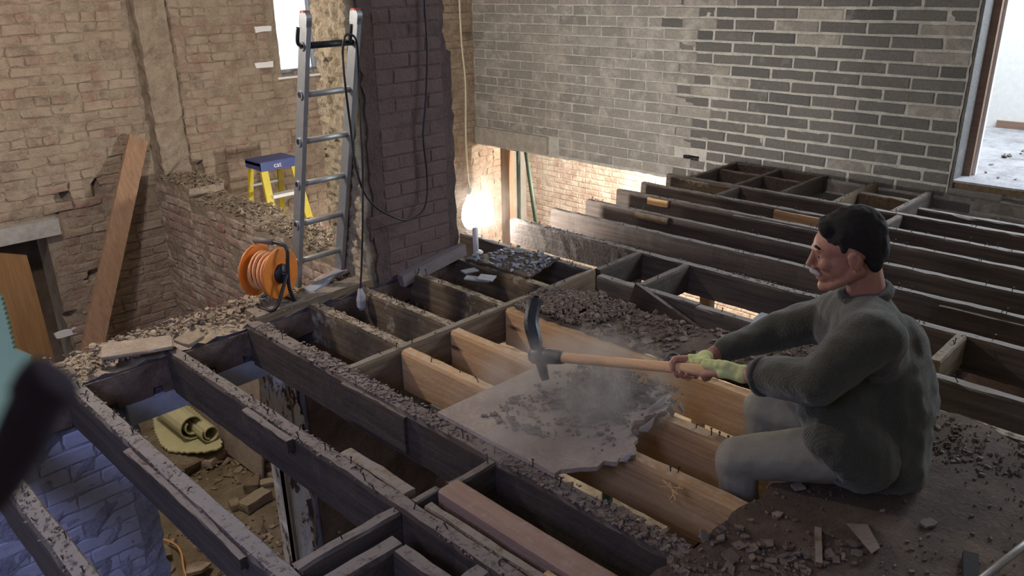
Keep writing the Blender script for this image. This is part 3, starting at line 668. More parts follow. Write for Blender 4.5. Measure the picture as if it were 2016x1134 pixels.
# splintered fragment hanging under the split joist
o = MB().beam((3.29, 2.35, -.02), (3.26, 1.93, -.15), .025, .12).build('hanging_splinter', MT['joist']); tag(o, 'splintered board hanging askew in front of the bright gap', 'board')

# ---------------------------------------------------------------- debris
def flake(mb, p, s, th, rnd, flat=.35):
    n = rnd.randint(4, 6); a0 = rnd.uniform(0, 6); m = Euler((rnd.gauss(0, flat), rnd.gauss(0, flat), rnd.uniform(0, 6))).to_matrix(); vs = []
    el = rnd.uniform(.4, 1)
    for zz in (-th / 2, th / 2):
        for k in range(n):
            a = a0 + 2 * PI * k / n; r = s * (.75 + .35 * ((k * 7 + n) % 3) / 2)
            vs.append(Vector(p) + m @ Vector((math.cos(a) * r, math.sin(a) * r * el, zz)))
    mb.add(vs, [tuple(range(n))[::-1], tuple(range(n, 2 * n))] + [(i, (i + 1) % n, n + (i + 1) % n, n + i) for i in range(n)])
def in_poly(p, poly):
    c = False; n = len(poly)
    for i in range(n):
        a, b = poly[i], poly[(i + 1) % n]
        if (a[1] > p[1]) != (b[1] > p[1]) and p[0] < (b[0] - a[0]) * (p[1] - a[1]) / (b[1] - a[1]) + a[0]: c = not c
    return c
def scatter(name, poly, n, s0, s1, zf, material, seed, dens=None, flat=.3, label=None, thick=(.003, .009)):
    rnd = random.Random(seed); mb = MB(); xs = [p[0] for p in poly]; ys = [p[1] for p in poly]; k = 0; t = 0
    while k < n and t < n * 30:
        t += 1; p = (rnd.uniform(min(xs), max(xs)), rnd.uniform(min(ys), max(ys)))
        if not in_poly(p, poly) or (dens and rnd.random() > dens(*p)): continue
        s = s0 + (s1 - s0) * rnd.random() ** 3; z = zf(*p) if callable(zf) else zf
        flake(mb, (p[0], p[1], z + s * .12), s, rnd.uniform(*thick), rnd, flat); k += 1
    o = mb.build(name, MT[material]); return tag(o, label, 'debris', None, 'stuff')
def clump(sx, sc_): return lambda x, y: max(.04, min(1, .5 + 1.6 * noise.noise(Vector((x * sc_, y * sc_, sx)))))
# rubble heap on the far board
def heap(x, y): return .016 + .050 * max(0, noise.noise(Vector((x * 3, y * 3, 2))) + .45) * max(0, min(1, (y - 1.7) * 2)) * max(0, min(1, (2.62 - y) * 6))
scatter('rubble_chips', B2, 1500, .007, .022, heap, 'chips', 21, lambda x, y: 1 if y > 2.15 else .25 * clump(3, 4)(x, y), .6, 'heap of broken plaster chips on the far board beyond the pickaxe', (.006, .015))
scatter('rubble_chips', B2, 420, .006, .034, .02, 'chips', 22, clump(8, 4), .25, 'flat grey plaster flakes over the far board')
scatter('plaster_chips', [(1.75, 1.95), (2.3, 1.98), (2.4, 1.6), (1.9, 1.45)], 500, .003, .022, .022, 'chips', 23, clump(2, 5), .3, 'fresh plaster chips on the board being smashed')
def edge_d(x, y): return max(.02, min(1, math.exp(-((x - 2.30) ** 2 + (y - 1.68) ** 2) / .03)))
scatter('plaster_chips', [(2.0, 1.95), (2.46, 1.95), (2.46, 1.4), (1.9, 1.4)], 300, .006, .028, lambda x, y: .022 + .04 * edge_d(x, y) * R_.random(), 'chips', 24, edge_d, .9, 'chips piled at the broken corner of the smashed board')
scatter('floor_chips', B3, 1100, .002, .012, .024, 'chips', 25, clump(5, 3.5), .3, 'chips and dirt over the big floorboard at the bottom right')
scatter('floor_chips', [(1.50, .98), (1.95, .96), (2.1, .55), (1.6, .45)], 300, .004, .026, .024, 'chips', 26, clump(1, 6), .3, 'plaster scraps along the near edge of the big floorboard')
scatter('floor_chips', [(2.62, .98), (2.98, .88), (2.9, .2), (2.7, .2)], 420, .003, .013, .025, 'chips', 27, None, .5, 'mortar crumbs behind the man on the big floorboard')
def on_ledge(x, y): return .0
scatter('ledge_chips', [(-.6, 3.46), (2.42, 3.46), (2.42, 3.75), (-.6, 3.75)], 2600, .005, .026, lambda x, y: .006 + .016 * R_.random(), 'chips_warm', 28, clump(6, 3), .35, 'crumbled mortar and brick flakes along the top of the sooty wall')
scatter('ledge_chips', [(2.68, 3.8), (2.98, 3.8), (2.98, 6.9), (2.68, 6.9)], 3000, .006, .028, lambda x, y: top_part(y) + .012 + .02 * R_.random(), 'chips_warm', 29, None, .45, 'broken mortar along the top of the low partition wall')
scatter('joist_dust_chips', [(.40, 3.4), (.47, 3.4), (.47, 1.6), (.40, 1.6)], 240, .002, .009, .003, 'chips', 30, None, .3, 'flakes on the bottom left joist')
for i, (x, w, y1, y0, n) in enumerate(((.80, .068, 3.4, 1.6, 260), (1.235, .062, 3.4, 1.0, 300), (1.635, .085, 3.4, .95, 900), (1.985, .065, 3.4, 2.7, 60), (2.285, .065, 3.4, 2.7, 60), (3.34, .055, 3.7, 2.7, 70), (3.8, .06, 3.7, 1.2, 160), (2.985, .06, 2.7, 1.6, 260))):
    scatter('joist_dust_chips', [(x, y0), (x + w, y0), (x + w, y1), (x, y1)], int(n * 1.6), .002, .009 if n < 900 else .016, .001, 'chips' if x != 1.985 else 'chips_warm', 31 + i, clump(i, 3), .16, 'dust and flakes on top of ' + ['the joist before the blue wall', 'the joist over the underlay', 'the long foreground joist', 'the joist left of the plug', 'the joist right of the plug', 'the joist under the bulb', 'the joist by the green props', 'the joist beyond the rubble'][i], (.002, .005))
scatter('slate_crumbs', B4, 160, .008, .03, .018, 'slate', 45, None, .25, 'grey crumbs around the slates near the bulb')
zf_ = lambda x, y: -1.75 + .05 * (noise.noise(Vector((x * 2.1, y * 2.1, 1))) + .45 * noise.noise(Vector((x * 7, y * 7, 3)))) + .004
scatter('ground_rubble', [(.9, 3.8), (2.6, 3.8), (2.6, 6.0), (1.0, 6.0)], 900, .008, .05, zf_, 'chips_warm', 46, clump(3, 1.6), .5, 'rubble crumbs on the earth floor below', (.006, .03))
scatter('ground_rubble', [(.9, 1.0), (3.6, 1.0), (3.6, 3.4), (.9, 3.4)], 500, .01, .06, zf_, 'chips_warm', 47, clump(5, 1.6), .5, 'rubble crumbs under the near joists', (.006, .04))
scatter('ledge_chips', [(6.5, -.4), (6.5, 1.75), (9.2, 1.75), (9.2, -.4)], 260, .01, .04, .105, 'chips', 48, clump(5, 1.2), .2, 'grit on the pale floor beyond the doorway')

# larger pieces that can be told apart
def rough_block(name, c, d, rot, material, label, cat, seed, amp=.008, group=None):
    rnd = random.Random(seed); bm = bmesh.new(); bmesh.ops.create_cube(bm, size=1)
    bmesh.ops.subdivide_edges(bm, edges=bm.edges[:], cuts=2, use_grid_fill=True); m = Euler(rot).to_matrix(); off = Vector((seed, 0, 0))
    for v in bm.verts:
        p = Vector((v.co.x * d[0], v.co.y * d[1], v.co.z * d[2])); k = sum(1 for q in v.co if abs(q) > .49)
        if k >= 2: p *= .955
        v.co = m @ (p + noise.noise_vector(p * 14 + off) * amp)
    o_me = bpy.data.meshes.new(name); bm.to_mesh(o_me); bm.free(); o = new_obj(name, o_me, None, MT[material]); o.location = c
    return tag(o, label, cat, group)
bl = [(505, 1000, .215, .105, .07, .2, 'pale brick lying flat amid the rubble before the leaning board below'), (497, 968, .12, .1, .07, 1.0, 'half brick just behind the flat pale brick below'), (528, 962, .13, .06, .05, -.5, 'brick splinter leaning beside the half brick below'), (549, 950, .11, .1, .08, .1, 'squarish brick lump below, close to the peeling jamb'), (420, 905, .22, .12, .06, .5, 'flat brown brick under the edge of the rolled underlay'), (540, 925, .10, .08, .05, .7, 'small grey lump below, under the foot of the leaning board'), (463, 1005, .10, .06, .05, 1.3, 'narrow brick shard left of the flat pale brick below')]
for i, (px, py, a, b, h, rz, lb) in enumerate(bl):
    p = at(px, py, 'z', -1.75); g = zf_(p.x, p.y); rough_block('loose_brick', (p.x, p.y, g + h / 2 - .004), (a, b, h), (R_.uniform(-.1, .1), R_.uniform(-.1, .1), rz), 'chips_warm' if i != 4 else 'brick_p', lb, 'brick', i + 3)
fl = [(1712, 1055, .045, .12, 'wedge-shaped plaster piece standing proud on the floor at the bottom right'), (1405, 1085, .03, .05, 'grey plaster scrap at the near edge of the big floorboard'), (1580, 960, .03, .04, 'torn brown flake at the board edge by the near knee'), (1640, 1020, .02, .02, 'thin flake between the stick and the knee on the floor')]
o = MB().add([at(1665, 1030, 'z', .026), at(1708, 1032, 'z', .026), at(1733, 1078, 'z', .026), at(1716, 1090, 'z', .026)] + [at(1665, 1030, 'z', .05) + Vector((0, 0, .0)), at(1708, 1032, 'z', .05), at(1733, 1078, 'z', .05), at(1716, 1090, 'z', .05)], [(3, 2, 1, 0), (4, 5, 6, 7), (0, 1, 5, 4), (1, 2, 6, 5), (2, 3, 7, 6), (3, 0, 4, 7)]).build('plaster_wedge', MT['chips']); tag(o, fl[0][4], 'debris')
o = MB().beam(at(1610, 1042, 'z', .032), at(1612, 1112, 'z', .032), .018, .016).build('wooden_stick', MT['nogging_b']); tag(o, 'short squared wooden stick lying on the floor at the bottom right', 'stick')
for px, py, s, lb in ((1440, 1095, .035, 'pale plaster flake with a torn edge at the bottom of the floor'), (1828, 1030, .03, 'brown splinter lying in the middle of the floor behind the stick'), (1570, 958, .03, 'torn brown flake at the board edge by the near knee'), (1418, 1060, .025, 'grey flake near the corner of the floorboard')):
    mb = MB(); p = at(px, py, 'z', .03); flake(mb, p, s, .008, random.Random(px), .2); tag(mb.build('plaster_flake', MT['chips']), lb, 'debris')
for i, (px, py, w, l, rz, lb) in enumerate(((940, 549, .05, .14, .5, 'long narrow slate piece near the foot of the bulb'), (925, 535, .05, .09, 1.4, 'small slate piece nearest the foot of the bulb'), (958, 551, .09, .09, 2.1, 'squarish slate piece farthest from the bulb'))):
    p = at(px, py, 'z', .03); mb = MB(); mb.box(p + Vector((0, 0, .006 * i)), (w, l, .007), Euler((.04, -.05, rz))); tag(mb.build('slate_piece', MT['slate']), lb, 'slate')
for (px, py, w, l, rz, mm_, lb) in ((640, 553, .07, .30, -1.2, 'slate', 'dark slate lying on the ledge between the ladder stiles'), (655, 541, .10, .22, -1.35, 'brick_p', 'reddish tile lying at the foot of the far ladder stile'), (372, 668, .09, .10, .3, 'chips_warm', 'flat stone flake on the ledge above the dark joist'), (270, 683, .14, .30, 1.2, 'mortar_l', 'broad broken slab of mortar on the ledge at the left')):
    p = at(px, py, 'z', .035); p.y = min(p.y, 3.74); rough_block('ledge_slab', p, (w, l, .018), (.05, -.05, rz), mm_, lb, 'debris', int(px), .01)
# the timber wall plate half buried in the ledge, left of the pier
timber('ledge_plank', 'x', 1.70, 2.40, 3.455, .12, .045, .028, 'nogging_b', 'worn brown plank on top of the sooty wall under the cable reel', .004, .01, 97, cat='plank')
# splinters of lath on the yellow joist in front of the knee
mb = MB()
for a, b in (((1305, 945), (1335, 975)), ((1318, 950), (1330, 985)), ((1340, 955), (1318, 985)), ((1300, 958), (1345, 962)), ((1325, 968), (1322, 990))): mb.beam(at(*a, 'z', .008), at(*b, 'z', .03), .004, .003)
tag(mb.build('wood_splinters', MT['pine']), 'loose wood splinters caught on the yellow joist before the near knee', 'splinters', kind='stuff')
# torn white paper scraps at the edge of the smashed board
for px, py, s, lb in ((1292, 790, .05, 'torn white plaster scrap standing at the far edge of the smashed board'), (1268, 832, .05, 'torn white plaster scrap standing at the near edge of the smashed board'), (1228, 893, .035, 'grey scrap on the yellow joist under the smashed board')):
    p = at(px, py, 'z', .05); p.z = .03; mb = MB(); mb.add([p + Vector(v) * s * .8 for v in ((-.5, .3, -.3), (.3, -.2, -.5), (.55, -.5, .1), (.75, -.6, 1.0), (.1, -.1, .35), (-.3, .2, .1), (-.52, .26, -.3), (.28, -.24, -.5), (.53, -.54, .1), (.73, -.64, 1.0), (.08, -.14, .35), (-.32, .16, .1))], [(0, 1, 2, 3, 4, 5), (11, 10, 9, 8, 7, 6)] + [(i, i + 6, (i + 1) % 6 + 6, (i + 1) % 6) for i in range(6)])
    tag(mb.build('torn_scrap', MT['plaster']), lb, 'debris')

# ---------------------------------------------------------------- ladder against the ledge
lad = empty('ladder', (2.2, 3.70, .02), 'silver aluminium ladder section standing on the ledge beside the pier', 'ladder')
def lp(x, z): return Vector((x, 3.70 - .265 * z + .005, z))
for x in (2.07, 2.345):
    a = lp(x, .022); b = lp(x, 1.40); up = Vector((0, 1, .265)).normalized()
    s = MB().beam(a, b, .024, .062, up); st = s.build('stile', MT['alu'], lad)
    capm = MB(); d = (b - a).normalized()
    n = 10; sec = [(-.031, -.03), (.031, -.03)] + [(.031 * math.cos(PI * k / n), .022 * math.sin(PI * k / n) + .012) for k in range(n + 1)]
    vs = [b + Vector((sx, 0, 0)) + up * u + d * w for sx in (-.0145, .0145) for (u, w) in sec]; m = len(sec)
    capm.add(vs, [tuple(range(m)), tuple(range(m, 2 * m))[::-1]] + [(i, (i + 1) % m, m + (i + 1) % m, m + i) for i in range(m)])
    c = capm.build('end_cap', MT['alu']); c.parent = st
    r2 = MB(); sec2 = [(.031 * math.cos(PI * k / n) * 1.04, .022 * math.sin(PI * k / n) + .014) for k in range(2, n - 3)] ; sec2 = sec2 + [(u * .8, w * .9 - .004) for u, w in sec2[::-1]]; m = len(sec2)
    vs = [b + Vector((sx, 0, 0)) + up * u + d * w for sx in (-.016, .016) for (u, w) in sec2]
    r2.add(vs, [tuple(range(m)), tuple(range(m, 2 * m))[::-1]] + [(i, (i + 1) % m, m + (i + 1) % m, m + i) for i in range(m)]); q = r2.build('cap_insert', MT['red']); q.parent = st; q['label'] = 'red cap edge'
rz = [at(597, py, 'x', 2.07).z for py in (90, 187, 280, 365, 445, 520)]
for i, z in enumerate(rz):
    a = lp(2.055, z); b = lp(2.36, z)
    MB().tube([a, b], .0155, 12).build('rung', MT['steel' if i == 0 else 'alu_rung'], lad, True)
    for x in (2.0575,):
        rg = MB(); c = lp(x, z); k = 14
        vs = [c + Vector((dx, 0, 0)) + (Vector((0, 1, 0)) * math.cos(2 * PI * j / k) + Vector((0, 0, 1)) * math.sin(2 * PI * j / k)) * r for (r, dx) in ((.022, 0), (.022, -.006), (.015, -.006), (.015, .0)) for j in range(k)]
        rg.add(vs, [(q * k + j, q * k + (j + 1) % k, (q + 1) * k + (j + 1) % k, (q + 1) * k + j) for q in range(3) for j in range(k)])
        rg.build('rung_collar', MT['alu'], lad); MB().tube([c + Vector((-.001, 0, 0)), c + Vector((-.003, 0, 0))], .0135, 12).build('rung_bore', MT['black'], lad)
for x, dx in ((2.035, -.02), (2.30, .0)):
    MB().tube(smooth_path([lp(x + .02, rz[0]), lp(x, rz[0] + .02) + Vector((dx, -.03, 0)), lp(x, rz[0] + .085) + Vector((dx, -.03, 0))]), .009, 8).build('hook', MT['black'], lad, True)

# ---------------------------------------------------------------- cables and plug by the pier
bc = empty('black_cable', (2.72, 3.43, .33), 'black flex looped across the dark face of the pier and over the ladder top', 'cable')
pts = [(2.84, 3.43, 2.95), (2.846, 3.425, 1.457), (2.842, 3.42, 1.205), (2.813, 3.42, .944), (2.782, 3.42, .757), (2.793, 3.42, .559), (2.775, 3.41, .418), (2.722, 3.40, .345), (2.613, 3.40, .327), (2.512, 3.40, .372)]
pts += [tuple(at(*p, 'y', 3.37)) for p in ((740, 408), (715, 375), (699, 320), (690, 250))] + [tuple(at(*p, 'y', 3.31)) for p in ((680, 170), (675, 110))] + [tuple(at(*p, 'y', 3.30)) for p in ((678, 75), (688, 68), (702, 82))] + [tuple(at(*p, 'y', 3.36)) for p in ((706, 150), (710, 250), (714, 330), (714, 440), (712, 520), (709, 572))]
MB().tube(smooth_path(pts, 6), .0055, 8).build('flex', MT['black'], bc, True)
ep = Vector(pts[-1]); pg = MB(); pg.tube([ep + Vector((0, 0, .01)), ep + Vector((0, -.005, -.02)), ep + Vector((0, -.005, -.05)), ep + Vector((0, -.005, -.09)), ep + Vector((0, -.003, -.105))], [.012, .020, .027, .026, .018], 10)
pg.build('socket', MT['white_grey'], bc)
hb = empty('hanging_bulb', tuple(at(925, 421, 'y', 4.0)), 'glowing lit bulb hanging on a cream flex behind the dark pier edge', 'lamp')
bcn = hb.location.copy()
hk = MB(); prof = [(0, .125), (.019, .12), (.028, .09), (.048, .052), (.058, .0), (.056, -.045), (.040, -.088), (.015, -.108), (0, -.112)]
n = 20; vs = [bcn + Vector((r * math.cos(2 * PI * k / n), r * math.sin(2 * PI * k / n), z)) for r, z in prof for k in range(n)]
hk.add(vs, [(i * n + k, i * n + (k + 1) % n, (i + 1) * n + (k + 1) % n, (i + 1) * n + k) for i in range(len(prof) - 1) for k in range(n)]); hk.build('bulb', MT['bulb'], hb, True)
MB().tube([bcn + Vector((0, 0, .12)), bcn + Vector((0, 0, .18))], .018, 12).build('bulb_holder', MT['white'], hb, True)
MB().tube(smooth_path([bcn + Vector((0, 0, .175)), bcn + Vector((-.012, 0, .5)), bcn + Vector((.004, 0, .9)), bcn + Vector((-.02, 0, 1.3)), bcn + Vector((-.02, 0, 2.7))]), .005, 6).build('flex', MT['cable_w'], hb, True)
wpv = empty('white_pipe', (3.12, 3.39, 0), 'short white pipe standing at the pier corner under the bulb', 'pipe')
MB().tube([(3.115, 3.39, .012), (3.112, 3.39, .17)], .017, 12).build('pipe', MT['white'], wpv, True); MB().ball((3.125, 3.38, .016), (.03, .03, .014)).build('pipe_foot', MT['white'], wpv, True)

# ---------------------------------------------------------------- orange cable reel
rc = Vector((1.86, 3.585, .185)); rl = empty('cable_reel', (rc.x, rc.y, 0.02), 'orange cable reel with black tube frame standing on the sooty wall top', 'cable reel')
axd = (Vector((RT.x, RT.y, 0)).normalized() * math.cos(math.radians(24)) - Vector((FW.x, FW.y, 0)).normalized() * math.sin(math.radians(24)))
pa = axd.cross(Vector((0, 0, 1))).normalized()
def disc(c, r, th, rin=0.0, n=36, dish=.010):
    mb = MB(); rings = [(rin, -th / 2), (r * .55, -th / 2 - dish), (r * .94, -th / 2), (r, 0), (r * .94, th / 2), (r * .55, th / 2 - dish), (rin, th / 2)]
    vs = [c + axd * h + (pa * math.cos(2 * PI * k / n) + Vector((0, 0, 1)) * math.sin(2 * PI * k / n)) * q for q, h in rings for k in range(n)]
    return mb.add(vs, [(i * n + k, i * n + (k + 1) % n, (i + 1) * n + (k + 1) % n, (i + 1) * n + k) for i in range(len(rings) - 1) for k in range(n)])
disc(rc - axd * .075, .135, .008).build('flange', MT['orange'], rl, True); disc(rc + axd * .075, .135, .008).build('flange', MT['orange'], rl, True)
MB().tube([rc - axd * .075, rc + axd * .075], .055, 20).build('drum', MT['orange'], rl, True)
hp = [];
for k in range(24 * 15):
    t = k / (24 * 15); a = 2 * PI * 15 * t; rr = .083 + .012 * math.sin(t * 9) + .004 * math.sin(a * 1.3); hp.append(rc + axd * (-.055 + .11 * abs(((t * 3.3) % 2) - 1)) + (pa * math.cos(a) + Vector((0, 0, 1)) * math.sin(a)) * rr)
MB().tube(hp, .0062, 6).build('wound_cable', MT['orange_cable'], rl, True)
dpl = MB().tube([rc + axd * .078, rc + axd * .092], [.052, .048], 20).build('hub_plate', MT['black'], rl, True); dpl['label'] = 'black socket hub plate'
zz = Vector((0, 0, 1)); e = axd
fr = [rc - e * .08 + zz * .155 - pa * .02, rc + e * .06 + zz * .155 - pa * .02, rc + e * .115 + zz * .13 - pa * .02, rc + e * .118 + zz * .05 - pa * .01, rc + e * .118 - zz * .06, rc + e * .118 - zz * .135 - pa * .02, rc + e * .10 - zz * .155 - pa * .04, rc - e * .05 - zz * .157 - pa * .08, rc - e * .085 - zz * .157 - pa * .06, rc - e * .08 - zz * .157 + pa * .0]
MB().tube(smooth_path(fr, 5), .0095, 8).build('frame', MT['black'], rl, True)
MB().tube(smooth_path([rc + e * .115, rc + e * .12 + pa * .05 - zz * .06, rc + e * .12 + pa * .10 - zz * .125, rc + e * .09 + pa * .12 - zz * .155, rc + e * .0 + pa * .10 - zz * .157]), .0095, 8).build('frame_leg', MT['black'], rl, True)
MB().tube([rc - e * .085 + zz * .155 - pa * .02, rc + e * .035 + zz * .155 - pa * .02], .016, 12).build('grip', MT['grip'], rl, True)
MB().tube([rc - e * .08 + zz * .155 - pa * .02, rc - e * .08 + zz * .10 - pa * .02], .0025, 5).build('grip_pin', MT['black'], rl, True)
MB().tube([rc - e * .08, rc + e * .12], .012, 10).build('axle', MT['black'], rl, True)

# ---------------------------------------------------------------- yellow step ladder beyond the low wall
sx, sy, stz = 3.51, 6.40, .105
sl = empty('step_ladder', (sx, sy, -1.73), 'yellow step ladder with a blue top standing beyond the low broken wall', 'step ladder')
tp = MB().box((sx, sy + .05, stz - .004), (.36, .26, .035)); tp.box((sx, sy - .078, stz - .028), (.36, .02, .075)); tp.box((sx - .17, sy + .05, stz - .028), (.02, .26, .06)); tp.box((sx + .17, sy + .05, stz - .028), (.02, .26, .06)); top_ = tp.build('top', MT['blue'], sl)
for s in (-1, 1):
    MB().beam((sx + s * .145, sy - .06, stz - .03), (sx + s * .24, sy - .52, -1.72), .065, .028, (0, 1, 0)).build('front_rail', MT['yellow'], sl)
    MB().beam((sx + s * .14, sy + .16, stz - .03), (sx + s * .21, sy + .50, -1.72), .045, .022, (0, 1, 0)).build('rear_leg', MT['yellow'], sl)
for k in range(1, 7):
    t = k / 7.0 * .98; z = stz - .03 - t * 1.80; hw = .145 + t * .095 - .02
    MB().box((sx, sy - .06 - t * .46, z), (2 * hw, .085, .028)).build('tread', MT['white' if k == 1 else 'alu_rung'], sl)
for t in (.12, .5, .85): MB().beam((sx - .15 - .06 * t, sy + .16 + .34 * t, stz - .03 - 1.69 * t), (sx + .15 + .06 * t, sy + .16 + .34 * t, stz - .03 - 1.69 * t), .02, .03, (0, 1, 0)).build('rear_brace', MT['alu_rung'], sl)
tc = bpy.data.curves.new('lettering', 'FONT'); tc.body = 'cat'; tc.size = .062; tc.extrude = .0015; tc.align_x = 'CENTER'
to = bpy.data.objects.new('tmp', tc); COL.objects.link(to); dg = bpy.context.evaluated_depsgraph_get(); tm = bpy.data.meshes.new_from_object(to.evaluated_get(dg)); bpy.data.objects.remove(to)
tm.transform(Matrix.Translation((sx - .02, sy - .0895, stz - .045)) @ Matrix.Rotation(PI / 2, 4, 'X')); tm.materials.clear(); lt = new_obj('lettering', tm, top_, MT['white'])

# ---------------------------------------------------------------- leaning plank and boards
a = at(272, 272, 'y', 6.88); b = at(178, 700, 'y', 6.30); d = (b - a).normalized(); b2 = a + d * ((-1.72 - a.z) / d.z)
tag(MB().beam(a, b2, .16, .032, (0, 1, 0)).build('leaning_plank', MT['plank']), 'long reddish-brown plank leaning against the left brick wall', 'plank')
pts = [at(-40, 495, 'y', 6.90), at(53, 503, 'y', 6.90), at(103, 690, 'y', 6.86), at(120, 760, 'y', 6.84), at(-40, 780, 'y', 6.84)]
pts[3].z = pts[4].z = -1.72; tag(MB().add(pts + [p + Vector((0, .025, 0)) for p in pts], [(0, 1, 2, 3, 4), (9, 8, 7, 6, 5)] + [(i, i + 5, (i + 1) % 5 + 5, (i + 1) % 5) for i in range(5)]).build('ochre_board', MT['ochre']), 'ochre timber board standing in the low doorway at the left edge', 'board')
MB().mm((.7, 7.30, -2.75), (2.1, 7.36, .2)).build('wall_doorway_blackout', MT['plaster_br']); tag(bpy.data.objects['wall_doorway_blackout'], kind='structure')  # dark wall added behind the low doorway to stop light leaking in
tag(MB().beam((2.175, 5.14, -1.74), (2.29, 5.16, -.80), .92, .014, (1, 0, 0)).build('leaning_board', MT['chipboard']), 'tan board leaning upright beside the rolled underlay on the floor below', 'board')

# ---------------------------------------------------------------- rolled underlay on the floor below
ul = empty('rolled_underlay', tuple(at(370, 870, 'z', -1.66)), 'pale yellow ribbed underlay half rolled up on the floor below', 'underlay')
out = [(300, 806), (340, 800), (372, 800), (415, 835), (437, 868), (434, 882), (410, 889), (375, 891), (335, 889), (318, 876), (306, 850)]
op = [at(*p, 'z', -1.62) for p in out]; den = []
for i in range(len(op)):
    p, q = op[i], op[(i + 1) % len(op)]; m = max(1, int((q - p).length / .022)); nn = Vector((-(q - p).y, (q - p).x, 0)).normalized()
    for j in range(m): den.append(p + (q - p) * (j / m) + nn * (.009 if j % 2 else -.004))
cen = sum(den, Vector()) / len(den); n = len(den)
fl_ = MB().add([p + Vector((0, 0, -.006)) for p in den] + [p + Vector((0, 0, .006)) for p in den] + [cen + Vector((0, 0, .006)), cen - Vector((0, 0, .006))], [(i, (i + 1) % n, n + (i + 1) % n, n + i) for i in range(n)] + [(n + i, n + (i + 1) % n, 2 * n) for i in range(n)] + [((i + 1) % n, i, 2 * n + 1) for i in range(n)])
fl_.build('flat_sheet', MT['underlay'], ul)
def roll(c, r0, r1, turns, ln, a0, sgn):
    m = int(turns * 28); vs = []; fs = []
    for i in range(m + 1):
        t = i / m; a = a0 + sgn * t * turns * 2 * PI; r = r1 + (r0 - r1) * t
        for rr in (r + .0018 * (i % 2), r - .007): 
            for yy in (-ln / 2, ln / 2): vs.append(c + Vector((rr * math.cos(a), yy, rr * math.sin(a))))
    for i in range(m):
        b_ = i * 4; c_ = b_ + 4
        fs += [(b_, b_ + 1, c_ + 1, c_), (b_ + 3, b_ + 2, c_ + 2, c_ + 3), (b_ + 2, b_, c_, c_ + 2), (b_ + 1, b_ + 3, c_ + 3, c_ + 1)]
    return MB().add(vs, fs + [(0, 2, 3, 1), (m * 4, m * 4 + 1, m * 4 + 3, m * 4 + 2)])
r1c = at(377, 838, 'z', -1.50); roll(r1c + Vector((0, .22, 0)), .05, .105, 1.45, .48, -1.2, -1).build('roll', MT['underlay'], ul)
r2c = at(414, 853, 'z', -1.54); roll(r2c + Vector((0, .20, 0)), .045, .072, 1.3, .42, 2.4, 1).build('roll', MT['underlay'], ul)
rough_block('rubble_mound', at(365, 880, 'z', -1.66) + Vector((.05, .12, -.06)), (.75, .62, .12), (0, 0, .3), 'dirt', 'earth mound under the rolled underlay', 'earth', 77, .05)
ld = empty('site_cable', tuple(at(345, 1075, 'z', -1.7)), 'thin orange flex snaking over the earth floor at the bottom left', 'cable')
MB().tube(smooth_path([at(*p, 'z', -1.70) for p in ((296, 1062), (320, 1062), (345, 1072), (357, 1090), (362, 1120), (372, 1150))]), .007, 6).build('flex', MT['orange_cable'], ld, True)
for px, py, s, m, lb in ((388, 1118, .11, 'brick_p', 'reddish tile fragment on the earth floor at the bottom left'), (325, 1085, .09, 'chips_warm', 'pale curled scrap beside the orange flex on the floor below'), (365, 1000, .05, 'brick_p', 'small red fragment on the earth floor left of the loose bricks')):
    mb = MB(); p = at(px, py, 'z', -1.71); flake(mb, p, s, .02, random.Random(px), .15); tag(mb.build('floor_fragment', MT[m]), lb, 'debris')
# things glimpsed through the near joist gaps
bg_ = rough_block('blue_bag', at(1022, 1020, 'z', -1.45), (.24, .2, .18), (.1, .2, .4), 'blue', 'blue plastic bag on the floor below, seen beside the planed timber', 'bag', 81, .03); bg_.location.z = -1.64
rough_block('white_rubble_lump', at(1072, 1050, 'z', -1.6), (.42, .30, .25), (.1, .1, .7), 'plaster', 'pale crumbly lump on the floor below, next to the blue bag', 'rubble', 82, .045)
rough_block('timber_offcut', at(968, 972, 'z', -1.6), (.40, .13, .06), (0, .05, 1.1), 'pine', 'pale wood offcut on the floor below, above the blue bag', 'timber', 83, .004)
rough_block('timber_offcut', at(935, 760, 'z', -1.6), (.9, .2, .1), (0, .0, 1.5), 'pine', 'pale timber lying far below between the yellow joists', 'timber', 84, .004)
o = empty('white_panel', (3.02, 3.2, -1.74), 'white panel on legs far below, seen between yellow joists by the long batten', 'panel'); MB().mm((2.70, 3.0, -.9), (3.35, 3.4, -.86)).build('panel_top', MT['white'], o)  # plain white panel, given legs and a table shape
for q in ((2.75, 3.05), (3.3, 3.05), (2.75, 3.35), (3.3, 3.35)): MB().mm((q[0] - .02, q[1] - .02, -1.74), (q[0] + .02, q[1] + .02, -.9)).build('leg', MT['plank'], o)

# ---------------------------------------------------------------- steel props carrying the block wall
def prop(x, y, z0, z1, lb, lean=(0, 0), m='green'):
    e_ = empty('steel_prop', (x, y, z0), lb, 'prop'); t = Vector((x + lean[0], y + lean[1], z1)); b0 = Vector((x, y, z0)); mid = b0.lerp(t, .55)
    MB().tube([b0, mid], .030, 12).build('outer_tube', MT[m], e_, True); MB().tube([mid, t], .024, 12).build('inner_tube', MT[m], e_, True)
    MB().tube([mid - (t - b0).normalized() * .04, mid + (t - b0).normalized() * .04], .042, 12).build('collar', MT['steel'], e_, True)
    MB().box(t, (.13, .13, .008)).build('head_plate', MT[m], e_); MB().box(b0 + Vector((0, 0, .004)), (.13, .13, .008)).build('foot_plate', MT[m], e_)
prop(6.52, 6.33, -2.69, -.26, 'left green steel prop standing upright under the block wall end')
prop(6.60, 5.85, -2.69, -.26, 'leaning green steel prop right of the upright one', (-.02, .42))
